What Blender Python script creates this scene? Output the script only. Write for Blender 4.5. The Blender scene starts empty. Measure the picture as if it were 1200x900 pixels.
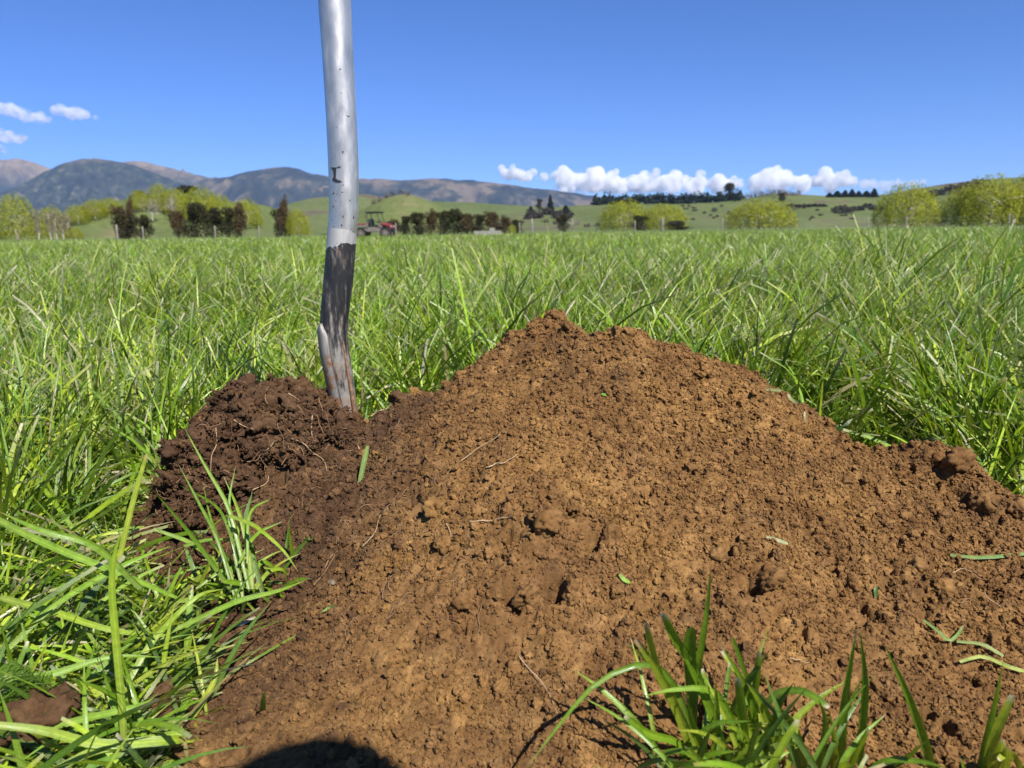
import bpy, bmesh, math
import numpy as np
from mathutils import Vector, Matrix

R = math.radians
rng = np.random.default_rng(7)
S = bpy.context.scene
COL = S.collection

# ------------------------------------------------------------------ camera
CAM_Z = 0.34
PITCH = math.atan(179 / 900)
ROLL = R(0.8)
_r0 = np.array([1.0, 0, 0]); _u0 = np.array([0, math.sin(PITCH), math.cos(PITCH)])
FWD = np.array([0, math.cos(PITCH), -math.sin(PITCH)])
RGT = _r0 * math.cos(ROLL) - _u0 * math.sin(ROLL)
UPV = _u0 * math.cos(ROLL) + _r0 * math.sin(ROLL)
CAM = np.array([0, 0, CAM_Z])
cd = bpy.data.cameras.new('camera'); cam = bpy.data.objects.new('camera', cd); COL.objects.link(cam)
cam.matrix_world = Matrix(((RGT[0], UPV[0], -FWD[0], CAM[0]), (RGT[1], UPV[1], -FWD[1], CAM[1]),
                           (RGT[2], UPV[2], -FWD[2], CAM[2]), (0, 0, 0, 1)))
cd.sensor_width = 36; cd.lens = 27; cd.clip_start = 0.01; cd.clip_end = 60000
cd.dof.use_dof = True; cd.dof.focus_distance = 0.76; cd.dof.aperture_fstop = 13.0
S.camera = cam

# ------------------------------------------------------------------ light
SUN_AZ, SUN_EL = 34.0, 48.0       # behind the camera, to the right of it
w = bpy.data.worlds.new('World'); S.world = w; w.use_nodes = True
nt = w.node_tree; nt.nodes.clear()
sky = nt.nodes.new('ShaderNodeTexSky'); sky.sky_type = 'NISHITA'; sky.sun_disc = False
sky.sun_elevation = R(SUN_EL); sky.sun_rotation = R(180 - SUN_AZ)
sky.air_density = 1.0; sky.dust_density = 0.0; sky.ozone_density = 10.0; sky.altitude = 3000
bg = nt.nodes.new('ShaderNodeBackground'); bg.inputs['Strength'].default_value = 0.063
ow = nt.nodes.new('ShaderNodeOutputWorld')
hs = nt.nodes.new('ShaderNodeHueSaturation'); hs.inputs['Saturation'].default_value = 1.08
tn = nt.nodes.new('ShaderNodeMix'); tn.data_type = 'RGBA'; tn.blend_type = 'MULTIPLY'; tn.inputs[0].default_value = 1; tn.inputs[7].default_value = (1.0, 1.0, 1.2, 1)
nt.links.new(sky.outputs[0], hs.inputs['Color']); nt.links.new(hs.outputs[0], tn.inputs[6]); nt.links.new(tn.outputs[2], bg.inputs[0]); nt.links.new(bg.outputs[0], ow.inputs[0])
SDIR = np.array([math.sin(R(SUN_AZ)) * math.cos(R(SUN_EL)), -math.cos(R(SUN_AZ)) * math.cos(R(SUN_EL)), math.sin(R(SUN_EL))])
ld = bpy.data.lights.new('sun', 'SUN'); ld.energy = 4.2; ld.angle = R(0.53); ld.color = (1.0, 0.95, 0.87)
lo = bpy.data.objects.new('sun', ld); COL.objects.link(lo)
lo.rotation_euler = Vector(-SDIR).to_track_quat('-Z', 'Y').to_euler()
S.view_settings.view_transform = 'Standard'; S.view_settings.look = 'None'
S.view_settings.exposure = 1.0; S.view_settings.gamma = 1.0
S.cycles.use_denoising = True
S.cycles.volume_bounces = 12; S.cycles.max_bounces = 14; S.cycles.transparent_max_bounces = 8
S.cycles.diffuse_bounces = 4; S.cycles.transmission_bounces = 6
S.cycles.sample_clamp_indirect = 6

# ------------------------------------------------------------------ helpers
def ray(px, py):
    return FWD + RGT * ((px - 600) / 900) - UPV * ((py - 450) / 900)
def at(px, py, d):                 # the point at depth d in front of the lens
    return CAM + ray(px, py) * d
def atY(px, py, Y):                # the point at forward distance Y
    r = ray(px, py); return CAM + r * (Y / r[1])
def atz(px, py, z):
    r = ray(px, py); return CAM + r * ((z - CAM_Z) / r[2])

def _h(ix, iy, seed):
    n = (ix.astype(np.int64) * 374761393 + iy.astype(np.int64) * 668265263 + seed * 974634777) & 0xffffffff
    n = ((n ^ (n >> 13)) * 1274126177) & 0xffffffff
    return ((n ^ (n >> 16)) & 0xffff) / 65535.0
def noise2(x, y, seed=0):
    x = np.asarray(x, float); y = np.asarray(y, float)
    ix = np.floor(x); iy = np.floor(y); fx = x - ix; fy = y - iy
    fx = fx * fx * (3 - 2 * fx); fy = fy * fy * (3 - 2 * fy)
    a = _h(ix, iy, seed); b = _h(ix + 1, iy, seed); c = _h(ix, iy + 1, seed); d = _h(ix + 1, iy + 1, seed)
    return (a * (1 - fx) + b * fx) * (1 - fy) + (c * (1 - fx) + d * fx) * fy
def fbm(x, y, o=4, seed=0, g=0.5):
    s = 0; a = 1; t = 0
    for k in range(o):
        s = s + a * noise2(x * 2 ** k + 17.3 * k, y * 2 ** k - 9.1 * k, seed + k); t += a; a *= g
    return s / t

def mesh_np(name, V, F, mat=None, parent=None, attrs=None, smooth=True):
    """F: int array (n,3|4) or a list of such arrays"""
    me = bpy.data.meshes.new(name)
    Fs = [f for f in (F if isinstance(F, list) else [F]) if len(f)]
    V = np.asarray(V, np.float32)
    me.vertices.add(len(V)); me.vertices.foreach_set('co', V.ravel())
    li = np.concatenate([f.ravel() for f in Fs]).astype(np.int32)
    cnt = np.concatenate([np.full(len(f), f.shape[1], np.int32) for f in Fs])
    me.loops.add(len(li)); me.loops.foreach_set('vertex_index', li)
    me.polygons.add(len(cnt)); st = np.zeros(len(cnt), np.int32); st[1:] = np.cumsum(cnt)[:-1]
    me.polygons.foreach_set('loop_start', st); me.polygons.foreach_set('loop_total', cnt)
    me.polygons.foreach_set('use_smooth', np.full(len(cnt), smooth, bool))
    for k, a in (attrs or {}).items():
        a = np.asarray(a, np.float32)
        if a.ndim == 1:
            at_ = me.attributes.new(k, 'FLOAT', 'POINT'); at_.data.foreach_set('value', a)
        else:
            c = np.ones((len(a), 4), np.float32); c[:, :3] = a
            at_ = me.attributes.new(k, 'FLOAT_COLOR', 'POINT'); at_.data.foreach_set('color', c.ravel())
    me.update(calc_edges=True)
    if mat: me.materials.append(mat)
    o = bpy.data.objects.new(name, me); COL.objects.link(o)
    if parent: o.parent = parent
    return o
def link_mesh(name, me, parent=None, loc=(0, 0, 0), rot=(0, 0, 0), sc=1.0):
    o = bpy.data.objects.new(name, me); COL.objects.link(o)
    if parent: o.parent = parent
    o.location = loc; o.rotation_euler = rot
    o.scale = (sc, sc, sc) if np.isscalar(sc) else sc
    return o
def bm_obj(name, bm, mat, parent=None, smooth=False):
    me = bpy.data.meshes.new(name); bm.to_mesh(me); bm.free()
    if mat: me.materials.append(mat)
    if smooth: me.polygons.foreach_set('use_smooth', [True] * len(me.polygons))
    return link_mesh(name, me, parent)
def thing(name, label, cat, loc=(0, 0, 0), rz=0, group=None):
    o = bpy.data.objects.new(name, None); COL.objects.link(o)
    o.location = loc; o.rotation_euler = (0, 0, rz); o.empty_display_size = 0.05
    return tag(o, label, cat, group)
def tag(o, label, cat, group=None, kind=None):
    o['label'] = label
    if cat: o['category'] = cat
    if group: o['group'] = group
    if kind: o['kind'] = kind
    return o
def struct(o): o['kind'] = 'structure'; return o
def stuff(o, label=None, cat=None):
    o['kind'] = 'stuff'
    if label: o['label'] = label
    if cat: o['category'] = cat
    return o
def copy_tree(o, parent=None):
    c = o.copy(); COL.objects.link(c)
    if parent: c.parent = parent
    for ch in list(o.children): copy_tree(ch, c)
    return c
def bx(bm, c, s, rot=None, bev=0.0):
    M = Matrix.Translation(c) @ (rot.to_4x4() if rot else Matrix()) @ Matrix.Diagonal((*s, 1))
    g = bmesh.ops.create_cube(bm, size=1, matrix=M)
    if bev:
        es = list({e for v in g['verts'] for e in v.link_edges})
        bmesh.ops.bevel(bm, geom=es, offset=bev, segments=2, affect='EDGES')
def tube_np(pts, rad, n=6, cap=True):
    pts = np.asarray(pts, float); m = len(pts); rad = np.broadcast_to(np.asarray(rad, float), (m,))
    T = np.gradient(pts, axis=0); T /= np.linalg.norm(T, axis=1)[:, None] + 1e-12
    ref = np.array([0.31, 0.2, 0.93]) if abs(T[0, 2]) < .8 else np.array([1.0, 0.1, 0])
    A = np.cross(T, ref); A /= np.linalg.norm(A, axis=1)[:, None]; B = np.cross(T, A)
    th = np.linspace(0, 2 * np.pi, n, endpoint=False)
    V = pts[:, None] + rad[:, None, None] * (np.cos(th)[None, :, None] * A[:, None] + np.sin(th)[None, :, None] * B[:, None])
    i = np.arange(m - 1)[:, None] * n; j = np.arange(n)[None]; k = (j + 1) % n
    F = np.stack([i + j, i + k, i + n + k, i + n + j], -1).reshape(-1, 4)
    return V.reshape(-1, 3), F
def spline(P, n):
    P = np.asarray(P, float); m = len(P)
    if m == 2: P = np.array([P[0], (P[0] + P[1]) / 2, P[1]]); m = 3
    t = np.linspace(0, m - 1 - 1e-6, n); i = t.astype(int); f = (t - i)[:, None]
    Q = np.vstack([2 * P[0] - P[1], P, 2 * P[-1] - P[-2]])
    a, b, c, d = Q[i], Q[i + 1], Q[i + 2], Q[i + 3]
    return 0.5 * (2 * b + (c - a) * f + (2 * a - 5 * b + 4 * c - d) * f ** 2 + (3 * b - a - 3 * c + d) * f ** 3)
class MB:
    def __init__(s): s.V = []; s.F = {}; s.n = 0; s.A = []
    def add(s, V, F, a=None):
        s.V.append(V); s.F.setdefault(F.shape[1], []).append(F + s.n); s.n += len(V)
        if a is not None: s.A.append(np.broadcast_to(a, (len(V),) + np.shape(a)[-1:] if np.ndim(a) else (len(V),)))
    def build(s, name, mat, parent=None, smooth=True, attr=None):
        return mesh_np(name, np.vstack(s.V), [np.vstack(f) for f in s.F.values()], mat, parent,
                       {attr: np.concatenate(s.A)} if attr else None, smooth)

# ------------------------------------------------------------------ materials
def mat(name, base=(0.5, 0.5, 0.5), rough=0.6, metal=0.0, spec=0.5):
    m = bpy.data.materials.new(name); m.use_nodes = True
    b = m.node_tree.nodes['Principled BSDF']
    b.inputs['Base Color'].default_value = (*base, 1); b.inputs['Roughness'].default_value = rough
    b.inputs['Metallic'].default_value = metal; b.inputs['Specular IOR Level'].default_value = spec
    return m, m.node_tree, b
def N(t, kind, **kw):
    n = t.nodes.new(kind)
    for k, v in kw.items():
        if k in n.inputs: n.inputs[k].default_value = v
        else: setattr(n, k, v)
    return n
def noise_node(t, scale, detail=4, rough=0.55, vec=None):
    n = N(t, 'ShaderNodeTexNoise', Scale=scale, Detail=detail, Roughness=rough)
    if vec is None: vec = N(t, 'ShaderNodeNewGeometry').outputs['Position']
    t.links.new(vec, n.inputs['Vector']); return n
def ramp(t, src, stops):
    r = N(t, 'ShaderNodeValToRGB'); e = r.color_ramp.elements
    while len(e) < len(stops): e.new(0.5)
    for el, (p, c) in zip(e, stops): el.position = p; el.color = (*c, 1)
    t.links.new(src, r.inputs[0]); return r
def mixc(t, fac, a, b, blend='MIX'):
    m = N(t, 'ShaderNodeMix', data_type='RGBA', blend_type=blend)
    for s, v in ((0, fac), (6, a), (7, b)):
        if hasattr(v, 'links'): t.links.new(v, m.inputs[s])
        else: m.inputs[s].default_value = v if s == 0 else (*v, 1)
    return m.outputs[2]
def bump(t, b, h, strength, dist):
    n = N(t, 'ShaderNodeBump', Strength=strength, Distance=dist)
    t.links.new(h, n.inputs['Height']); t.links.new(n.outputs[0], b.inputs['Normal'])

def soil_material(name, attr, kind='GEOMETRY'):
    m, t, b = mat(name, rough=0.95, spec=0.08)
    pos = N(t, 'ShaderNodeNewGeometry').outputs['Position']
    n1 = noise_node(t, 60, 6, 0.65, pos); n2 = noise_node(t, 330, 3, 0.6, pos); n3 = noise_node(t, 14, 3, 0.5, pos)
    och = ramp(t, n1.outputs[0], [(0.25, (0.128, 0.065, 0.023)), (0.5, (0.205, 0.111, 0.041)), (0.75, (0.330, 0.190, 0.073))]).outputs[0]
    drk = ramp(t, n1.outputs[0], [(0.25, (0.050, 0.028, 0.016)), (0.5, (0.078, 0.044, 0.025)), (0.75, (0.125, 0.074, 0.042))]).outputs[0]
    if attr:
        fa = N(t, 'ShaderNodeAttribute', attribute_name='humus', attribute_type=kind).outputs['Fac']
    else:
        v = N(t, 'ShaderNodeValue'); v.outputs[0].default_value = 1.0; fa = v.outputs[0]
    c = mixc(t, fa, och, drk)
    g = ramp(t, n2.outputs[0], [(0.3, (0.72, 0.72, 0.74)), (0.55, (1, 1, 1)), (0.75, (1.18, 1.14, 1.08))]).outputs[0]
    c = mixc(t, 1.0, c, g, 'MULTIPLY')
    g3 = ramp(t, n3.outputs[0], [(0.36, (0.86, 0.83, 0.82)), (0.5, (0.99, 0.98, 0.97)), (0.64, (1.12, 1.12, 1.04))]).outputs[0]
    c = mixc(t, 1.0, c, g3, 'MULTIPLY')
    t.links.new(c, b.inputs['Base Color'])
    nb = noise_node(t, 700, 3, 0.7, pos)
    bump(t, b, nb.outputs[0], 0.7, 0.0012)
    return m
M_SOIL = soil_material('soil', True)
M_HUMUS = soil_material('topsoil', False)
M_CRUMB = soil_material('soil_crumb', True, 'INSTANCER')

def leaf_material(name, trans=0.4, rough=0.38, spec=0.5, veins=False):
    m, t, b = mat(name, rough=rough, spec=spec)
    a = N(t, 'ShaderNodeAttribute', attribute_name='tint').outputs['Color']
    if veins:
        ac = N(t, 'ShaderNodeAttribute', attribute_name='across').outputs['Fac']
        w1 = N(t, 'ShaderNodeMath', operation='MULTIPLY'); t.links.new(ac, w1.inputs[0]); w1.inputs[1].default_value = 21.0
        w2 = N(t, 'ShaderNodeMath', operation='SINE'); t.links.new(w1.outputs[0], w2.inputs[0])
        st = ramp(t, w2.outputs[0], [(0.0, (0.80, 0.82, 0.80)), (0.9, (1.12, 1.10, 1.05))]).outputs[0]
        ab = N(t, 'ShaderNodeMath', operation='ABSOLUTE'); t.links.new(ac, ab.inputs[0])
        rib = ramp(t, ab.outputs[0], [(0.0, (1.45, 1.35, 1.5)), (0.16, (1, 1, 1)), (0.8, (1, 1, 1)), (1.0, (0.82, 0.86, 0.8))]).outputs[0]
        nz = noise_node(t, 170, 4, 0.7); bl = ramp(t, nz.outputs[0], [(0.30, (0.70, 0.76, 0.72)), (0.55, (1, 1, 1)), (0.78, (1.30, 1.16, 1.1))]).outputs[0]
        a = mixc(t, 1.0, mixc(t, 1.0, mixc(t, 1.0, a, st, 'MULTIPLY'), rib, 'MULTIPLY'), bl, 'MULTIPLY')
        bump(t, b, w2.outputs[0], 0.35, 0.0003)
        t.links.new(ramp(t, nz.outputs[0], [(0.3, (rough - .06,) * 3), (0.7, (rough + .22,) * 3)]).outputs[0], b.inputs['Roughness'])
    t.links.new(a, b.inputs['Base Color'])
    tr = N(t, 'ShaderNodeBsdfTranslucent')
    lc = mixc(t, 1.0, a, (1.25, 1.2, 0.7), 'MULTIPLY'); t.links.new(lc, tr.inputs['Color'])
    mx = N(t, 'ShaderNodeMixShader', Fac=trans)
    t.links.new(b.outputs[0], mx.inputs[1]); t.links.new(tr.outputs[0], mx.inputs[2])
    t.links.new(mx.outputs[0], t.nodes['Material Output'].inputs['Surface'])
    return m
M_GRASS = leaf_material('grass_blade', 0.30, 0.27, 0.62, True)
M_CROWN = leaf_material('foliage', 0.3, 0.7, 0.2)
def plain(name, c, rough=0.7, metal=0.0, var=0.25, scale=20.0):
    m, t, b = mat(name, c, rough, metal)
    n = noise_node(t, scale, 5)
    lo_ = tuple(x * (1 - var) for x in c); hi_ = tuple(min(1, x * (1 + var)) for x in c)
    t.links.new(ramp(t, n.outputs[0], [(0.3, lo_), (0.7, hi_)]).outputs[0], b.inputs['Base Color'])
    return m
M_BARK = plain('bark', (0.10, 0.075, 0.05), 0.9, scale=3)
M_PALEBARK = plain('pale_bark', (0.42, 0.38, 0.31), 0.9, scale=3)
M_POST = plain('weathered_post', (0.22, 0.20, 0.17), 0.9, scale=8)
M_WIRE = plain('fence_wire', (0.35, 0.35, 0.36), 0.4, 0.9, scale=8)
M_ROOT = plain('root', (0.24, 0.14, 0.07), 0.8, scale=300)
M_PALEROOT = plain('pale_root', (0.40, 0.28, 0.16), 0.75, scale=300)

# ------------------------------------------------------------------ ground
def ground():
    m, t, b = mat('pasture', rough=0.95, spec=0.1)
    pos = N(t, 'ShaderNodeNewGeometry').outputs['Position']
    big = noise_node(t, 0.02, 5, 0.6, pos); sm = noise_node(t, 9.0, 6, 0.7, pos)
    far = ramp(t, big.outputs[0], [(0.3, (0.085, 0.13, 0.030)), (0.7, (0.13, 0.175, 0.05))]).outputs[0]
    near = ramp(t, sm.outputs[0], [(0.3, (0.045, 0.036, 0.017)), (0.55, (0.06, 0.072, 0.02)), (0.75, (0.14, 0.13, 0.05))]).outputs[0]
    ln = N(t, 'ShaderNodeVectorMath', operation='LENGTH'); t.links.new(pos, ln.inputs[0])
    mr = N(t, 'ShaderNodeMapRange'); mr.inputs[1].default_value = 2; mr.inputs[2].default_value = 9
    t.links.new(ln.outputs['Value'], mr.inputs[0])
    t.links.new(mixc(t, mr.outputs[0], near, far), b.inputs['Base Color'])
    bump(t, b, sm.outputs[0], 0.5, 0.02)
    xs = np.unique(np.concatenate([np.linspace(-4, 4, 41), np.sign(np.linspace(-1, 1, 40)) * np.abs(np.linspace(-1, 1, 40)) ** 3 * 11500]))
    ys = np.unique(np.concatenate([np.linspace(-2, 8, 51), 8 + np.linspace(0, 1, 40) ** 3 * 12400, [-500, -100, -20]]))
    X, Y = np.meshgrid(xs, ys)
    Z = np.zeros_like(X)
    n, k = X.shape
    i = np.arange(n - 1)[:, None] * k; j = np.arange(k - 1)[None]
    F = np.stack([i + j, i + j + 1, i + k + j + 1, i + k + j], -1).reshape(-1, 4)
    return struct(mesh_np('ground', np.stack([X, Y, Z], -1).reshape(-1, 3), F, m))
ground()

# ------------------------------------------------------------------ hills and mountains
def hill_mat(name, kind):
    m, t, b = mat(name, rough=0.95, spec=0.1)
    g = N(t, 'ShaderNodeNewGeometry'); pos = g.outputs['Position']
    if kind == 'mountain':
        n1 = noise_node(t, 0.0022, 7, 0.62, pos); n2 = noise_node(t, 0.012, 6, 0.65, pos)
        sep = N(t, 'ShaderNodeSeparateXYZ'); t.links.new(pos, sep.inputs[0])
        ma = N(t, 'ShaderNodeMath', operation='MULTIPLY_ADD'); t.links.new(n1.outputs[0], ma.inputs[0])
        ma.inputs[1].default_value = 420; t.links.new(sep.outputs[2], ma.inputs[2])
        mr = N(t, 'ShaderNodeMapRange'); mr.inputs[1].default_value = 800; mr.inputs[2].default_value = 1090
        t.links.new(ma.outputs[0], mr.inputs[0])
        forest = ramp(t, n2.outputs[0], [(0.36, (0.006, 0.010, 0.010)), (0.52, (0.022, 0.032, 0.022)), (0.62, (0.055, 0.060, 0.035)), (0.74, (0.17, 0.14, 0.10))]).outputs[0]
        tops = ramp(t, n2.outputs[0], [(0.35, (0.12, 0.09, 0.05)), (0.65, (0.24, 0.18, 0.11))]).outputs[0]
        c = mixc(t, mr.outputs[0], forest, tops)
    elif kind == 'range':
        n1 = noise_node(t, 0.0035, 7, 0.62, pos); n2 = noise_node(t, 0.02, 6, 0.65, pos)
        c0 = ramp(t, n1.outputs[0], [(0.40, (0.008, 0.013, 0.011)), (0.50, (0.030, 0.034, 0.022)), (0.60, (0.13, 0.10, 0.065))]).outputs[0]
        c1 = ramp(t, n2.outputs[0], [(0.3, (0.75, 0.78, 0.8)), (0.7, (1.25, 1.2, 1.1))]).outputs[0]
        c = mixc(t, 1.0, c0, c1, 'MULTIPLY')
    else:
        sc = {'near': 0.03, 'far': 0.012}[kind]
        n1 = noise_node(t, sc, 6, 0.6, pos); n2 = noise_node(t, sc * 12, 5, 0.65, pos)
        c0 = ramp(t, n1.outputs[0], [(0.3, (0.080, 0.108, 0.034)), (0.55, (0.108, 0.130, 0.046)), (0.72, (0.165, 0.145, 0.075))]).outputs[0]
        if kind == 'far':
            sc_ = ramp(t, n1.outputs[0], [(0.56, (0, 0, 0)), (0.64, (1, 1, 1))]).outputs[0]
            c0 = mixc(t, sc_, c0, (0.10, 0.085, 0.055))
        c1 = ramp(t, n2.outputs[0], [(0.3, (0.8, 0.8, 0.8)), (0.7, (1.2, 1.2, 1.15))]).outputs[0]
        c = mixc(t, 1.0, c0, c1, 'MULTIPLY')
    t.links.new(c, b.inputs['Base Color'])
    return m
def hill(name, prof, D, depth, mat_, rough=0.25, nscale=1.0, nx=220, ny=56, seed=1, back=1.0):
    """ridge through the profile points at distance D; the land falls off over depth in front and behind"""
    P = np.array([atY(x, y, D) for x, y in prof])
    xs = np.linspace(P[0, 0], P[-1, 0], nx)
    H = np.interp(xs, P[:, 0], P[:, 2])
    k = np.exp(-np.linspace(-2, 2, 9) ** 2); k /= k.sum()
    H = np.convolve(np.pad(H, 4, mode='edge'), k, 'valid')
    t = np.linspace(-1, back, ny)
    X, T = np.meshgrid(xs, t); Hh = np.broadcast_to(H, X.shape)
    f = np.cos(np.clip(np.abs(T), 0, 1) * np.pi / 2) ** 1.35
    e = np.abs(noise2(X / (depth * 0.42 * nscale), T * 1.1 + 3, seed) - .5) * 2
    e2 = fbm(X / (depth * 0.18 * nscale), T * 4, 4, seed + 5)
    er = rough * ((1 - e) * .65 + e2 * .5) * np.clip(np.abs(T) * 2.2, 0, 1)
    Z = Hh * f * (1 - er) + Hh * .02 * (fbm(X / (depth * .05), T * 12, 3, seed + 9) - .5)
    if D > 5000: Z = Z - Hh * .34 * (1 - np.abs(fbm(X / (depth * .11), T * 5, 5, seed + 3) - .5) * 4) * np.clip(np.abs(T) * 3, .07 if D < 9000 else .02, 1)
    Z = np.where(np.abs(T) > .985, -0.5, Z)
    Y = D + T * depth
    n, m = X.shape
    i = np.arange(n - 1)[:, None] * m; j = np.arange(m - 1)[None]
    F = np.stack([i + j, i + j + 1, i + m + j + 1, i + m + j], -1).reshape(-1, 4)
    o = mesh_np(name, np.stack([X, Y, Z], -1).reshape(-1, 3), F, mat_)
    if D < 1000: HILLS.append((D, o, F, np.stack([X, Y, Z], -1).reshape(-1, 3)))
    return struct(o)
HILLS = []
M_MTN, M_RANGE, M_HNEAR, M_HFAR = hill_mat('bush_mountain', 'mountain'), hill_mat('scrub_range', 'range'), hill_mat('hill_pasture', 'near'), hill_mat('far_pasture', 'far')
hill('mountain', [(-420, 240), (-250, 215), (-120, 192), (-50, 187), (0, 185.5), (18, 184), (36, 188), (58, 197), (100, 214), (160, 240), (200, 262)], 10200, 2000, M_MTN, .3, seed=3)
hill('mountain', [(60, 262), (110, 215), (135, 192), (150, 187), (170, 188), (200, 195), (227, 203), (243, 208), (262, 208), (300, 225), (380, 262)], 9300, 1700, M_MTN, .3, seed=8)
hill('mountain', [(-420, 262), (-250, 240), (-100, 232), (0, 226), (30, 213), (58, 197), (80, 188), (97, 183.5), (112, 184), (133, 187), (157, 193), (178, 201), (200, 209), (240, 222), (300, 245), (360, 270)], 7200, 1900, M_MTN, .62, seed=12)
hill('mountain', [(140, 262), (190, 235), (225, 215), (243, 208), (267, 205), (293, 198), (323, 194), (340, 195), (353, 198), (377, 204), (400, 208), (420, 209), (440, 207), (477, 209), (520, 208), (557, 210), (583, 213), (617, 218), (650, 222), (697, 229), (740, 240), (820, 262)], 8000, 2000, M_RANGE, .62, seed=21, nx=300)
hill('hill', [(300, 268), (330, 245), (350, 236), (370, 231.5), (400, 230), (430, 227), (455, 232), (490, 236), (517, 236), (553, 237), (593, 240), (640, 242), (700, 250), (760, 268)], 1250, 330, M_HFAR, .25, seed=31)
hill('hill', [(540, 266), (570, 256), (600, 249), (640, 243), (690, 240), (740, 238), (800, 238), (850, 235), (880, 231), (905, 226), (930, 227), (970, 230), (1010, 230), (1040, 227), (1070, 222), (1100, 216), (1150, 210), (1200, 207), (1300, 203), (1500, 200), (1700, 240)], 900, 300, M_HFAR, .45, seed=41, nx=300)
hill('hill', [(380, 270), (405, 258), (420, 249), (440, 238), (455, 231), (467, 228), (480, 227.5), (500, 234), (520, 242.5), (540, 250), (567, 262), (590, 271)], 430, 55, M_HNEAR, .1, seed=51)
hill('hill', [(30, 276), (60, 268), (90, 255), (120, 243), (150, 234), (180, 228), (220, 228), (260, 235), (310, 240), (350, 258), (380, 267), (410, 273)], 350, 70, M_HNEAR, .1, seed=61)

# ------------------------------------------------------------------ clouds
M_CLOUD = bpy.data.materials.new('cloud'); M_CLOUD.use_nodes = True
_t = M_CLOUD.node_tree; _t.nodes.remove(_t.nodes['Principled BSDF'])
_v = N(_t, 'ShaderNodeVolumePrincipled'); _v.inputs['Color'].default_value = (1.0, 0.995, 0.985, 1); _v.inputs['Density'].default_value = 0.0085
_v.inputs['Anisotropy'].default_value = 0.0
_cn = noise_node(_t, 0.0075, 4, 0.6)
_cr = N(_t, 'ShaderNodeMapRange'); _cr.inputs[1].default_value = .36; _cr.inputs[2].default_value = .62; _cr.inputs[3].default_value = 0.0; _cr.inputs[4].default_value = .019
_t.links.new(_cn.outputs[0], _cr.inputs[0]); _t.links.new(_cr.outputs[0], _v.inputs['Density'])
_t.links.new(_v.outputs[0], _t.nodes['Material Output'].inputs['Volume'])
M_THIN = M_CLOUD.copy(); M_THIN.name = 'thin_cloud'; next(n for n in M_THIN.node_tree.nodes if n.type == 'MAP_RANGE').inputs[4].default_value = .007
def cloud(lobes, label, D=15500):
    o0 = None; mb = MB()
    s = D / 900
    mball = bpy.data.metaballs.new('cloud'); mball.resolution = s * 2.2; mball.render_resolution = s * 2.2; mball.threshold = 0.25
    ob = bpy.data.objects.new('cloud_source', mball); COL.objects.link(ob)
    g = np.random.default_rng(int(abs(lobes[0][0])) + 1)
    for x, y, r in lobes:
        for q in range(13):
            p = atY(x + g.normal(0, r * .60), y + r * .12 + 2 - abs(g.normal(0, r * .30)) * (1 if q % 3 else -.3), D) + np.array([0, g.normal(0, r * s * .6), 0])
            e = mball.elements.new(); e.co = p; e.radius = r * s * g.uniform(.34, .95)
    dg = bpy.context.evaluated_depsgraph_get(); ev = ob.evaluated_get(dg)
    me = bpy.data.meshes.new_from_object(ev)
    bpy.data.objects.remove(ob)
    me.materials.clear(); me.materials.append(M_THIN if lobes[0][0] < 300 or lobes[0][0] > 1000 else M_CLOUD)
    me.polygons.foreach_set('use_smooth', [True] * len(me.polygons))
    o = bpy.data.objects.new('cloud', me); COL.objects.link(o)
    tag(o, label, 'cloud', 'small white clouds low in the sky')
cloud([(596, 200, 9), (606, 202, 10), (618, 205, 8)], 'small round white cloud standing alone above the mountain end')
cloud([(x_, 219, 9) for x_ in range(665, 860, 30)] + [(654, 204, 11), (672, 212, 13), (692, 206, 15), (716, 210, 16), (740, 213, 13), (764, 211, 14), (788, 209, 14), (810, 212, 12), (835, 211, 12), (855, 213, 9)], 'long white cumulus bank above the dark pine ridge')
cloud([(x_, 218, 8) for x_ in range(885, 995, 28)] + [(893, 210, 13), (915, 205, 14), (938, 210, 12), (962, 208, 13), (985, 209, 11)], 'white cloud above the bare trees on the hilltop')
cloud([(1016, 213, 9), (1034, 215, 9), (1056, 213, 6), (1074, 212, 6)], 'thin low white cloud beside the pale green willows')
cloud([(8, 126, 9), (20, 130, 11), (38, 135, 9), (52, 138, 6)], 'white flat cloud high above the left peak')
cloud([(72, 126, 9), (84, 130, 10), (100, 134, 7)], 'faint grey cloud to the right of the high white one')
cloud([(-4, 155, 11), (8, 158, 10), (22, 161, 7), (-2, 172, 8)], 'white cloud low at the edge just above the left peak')

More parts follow.
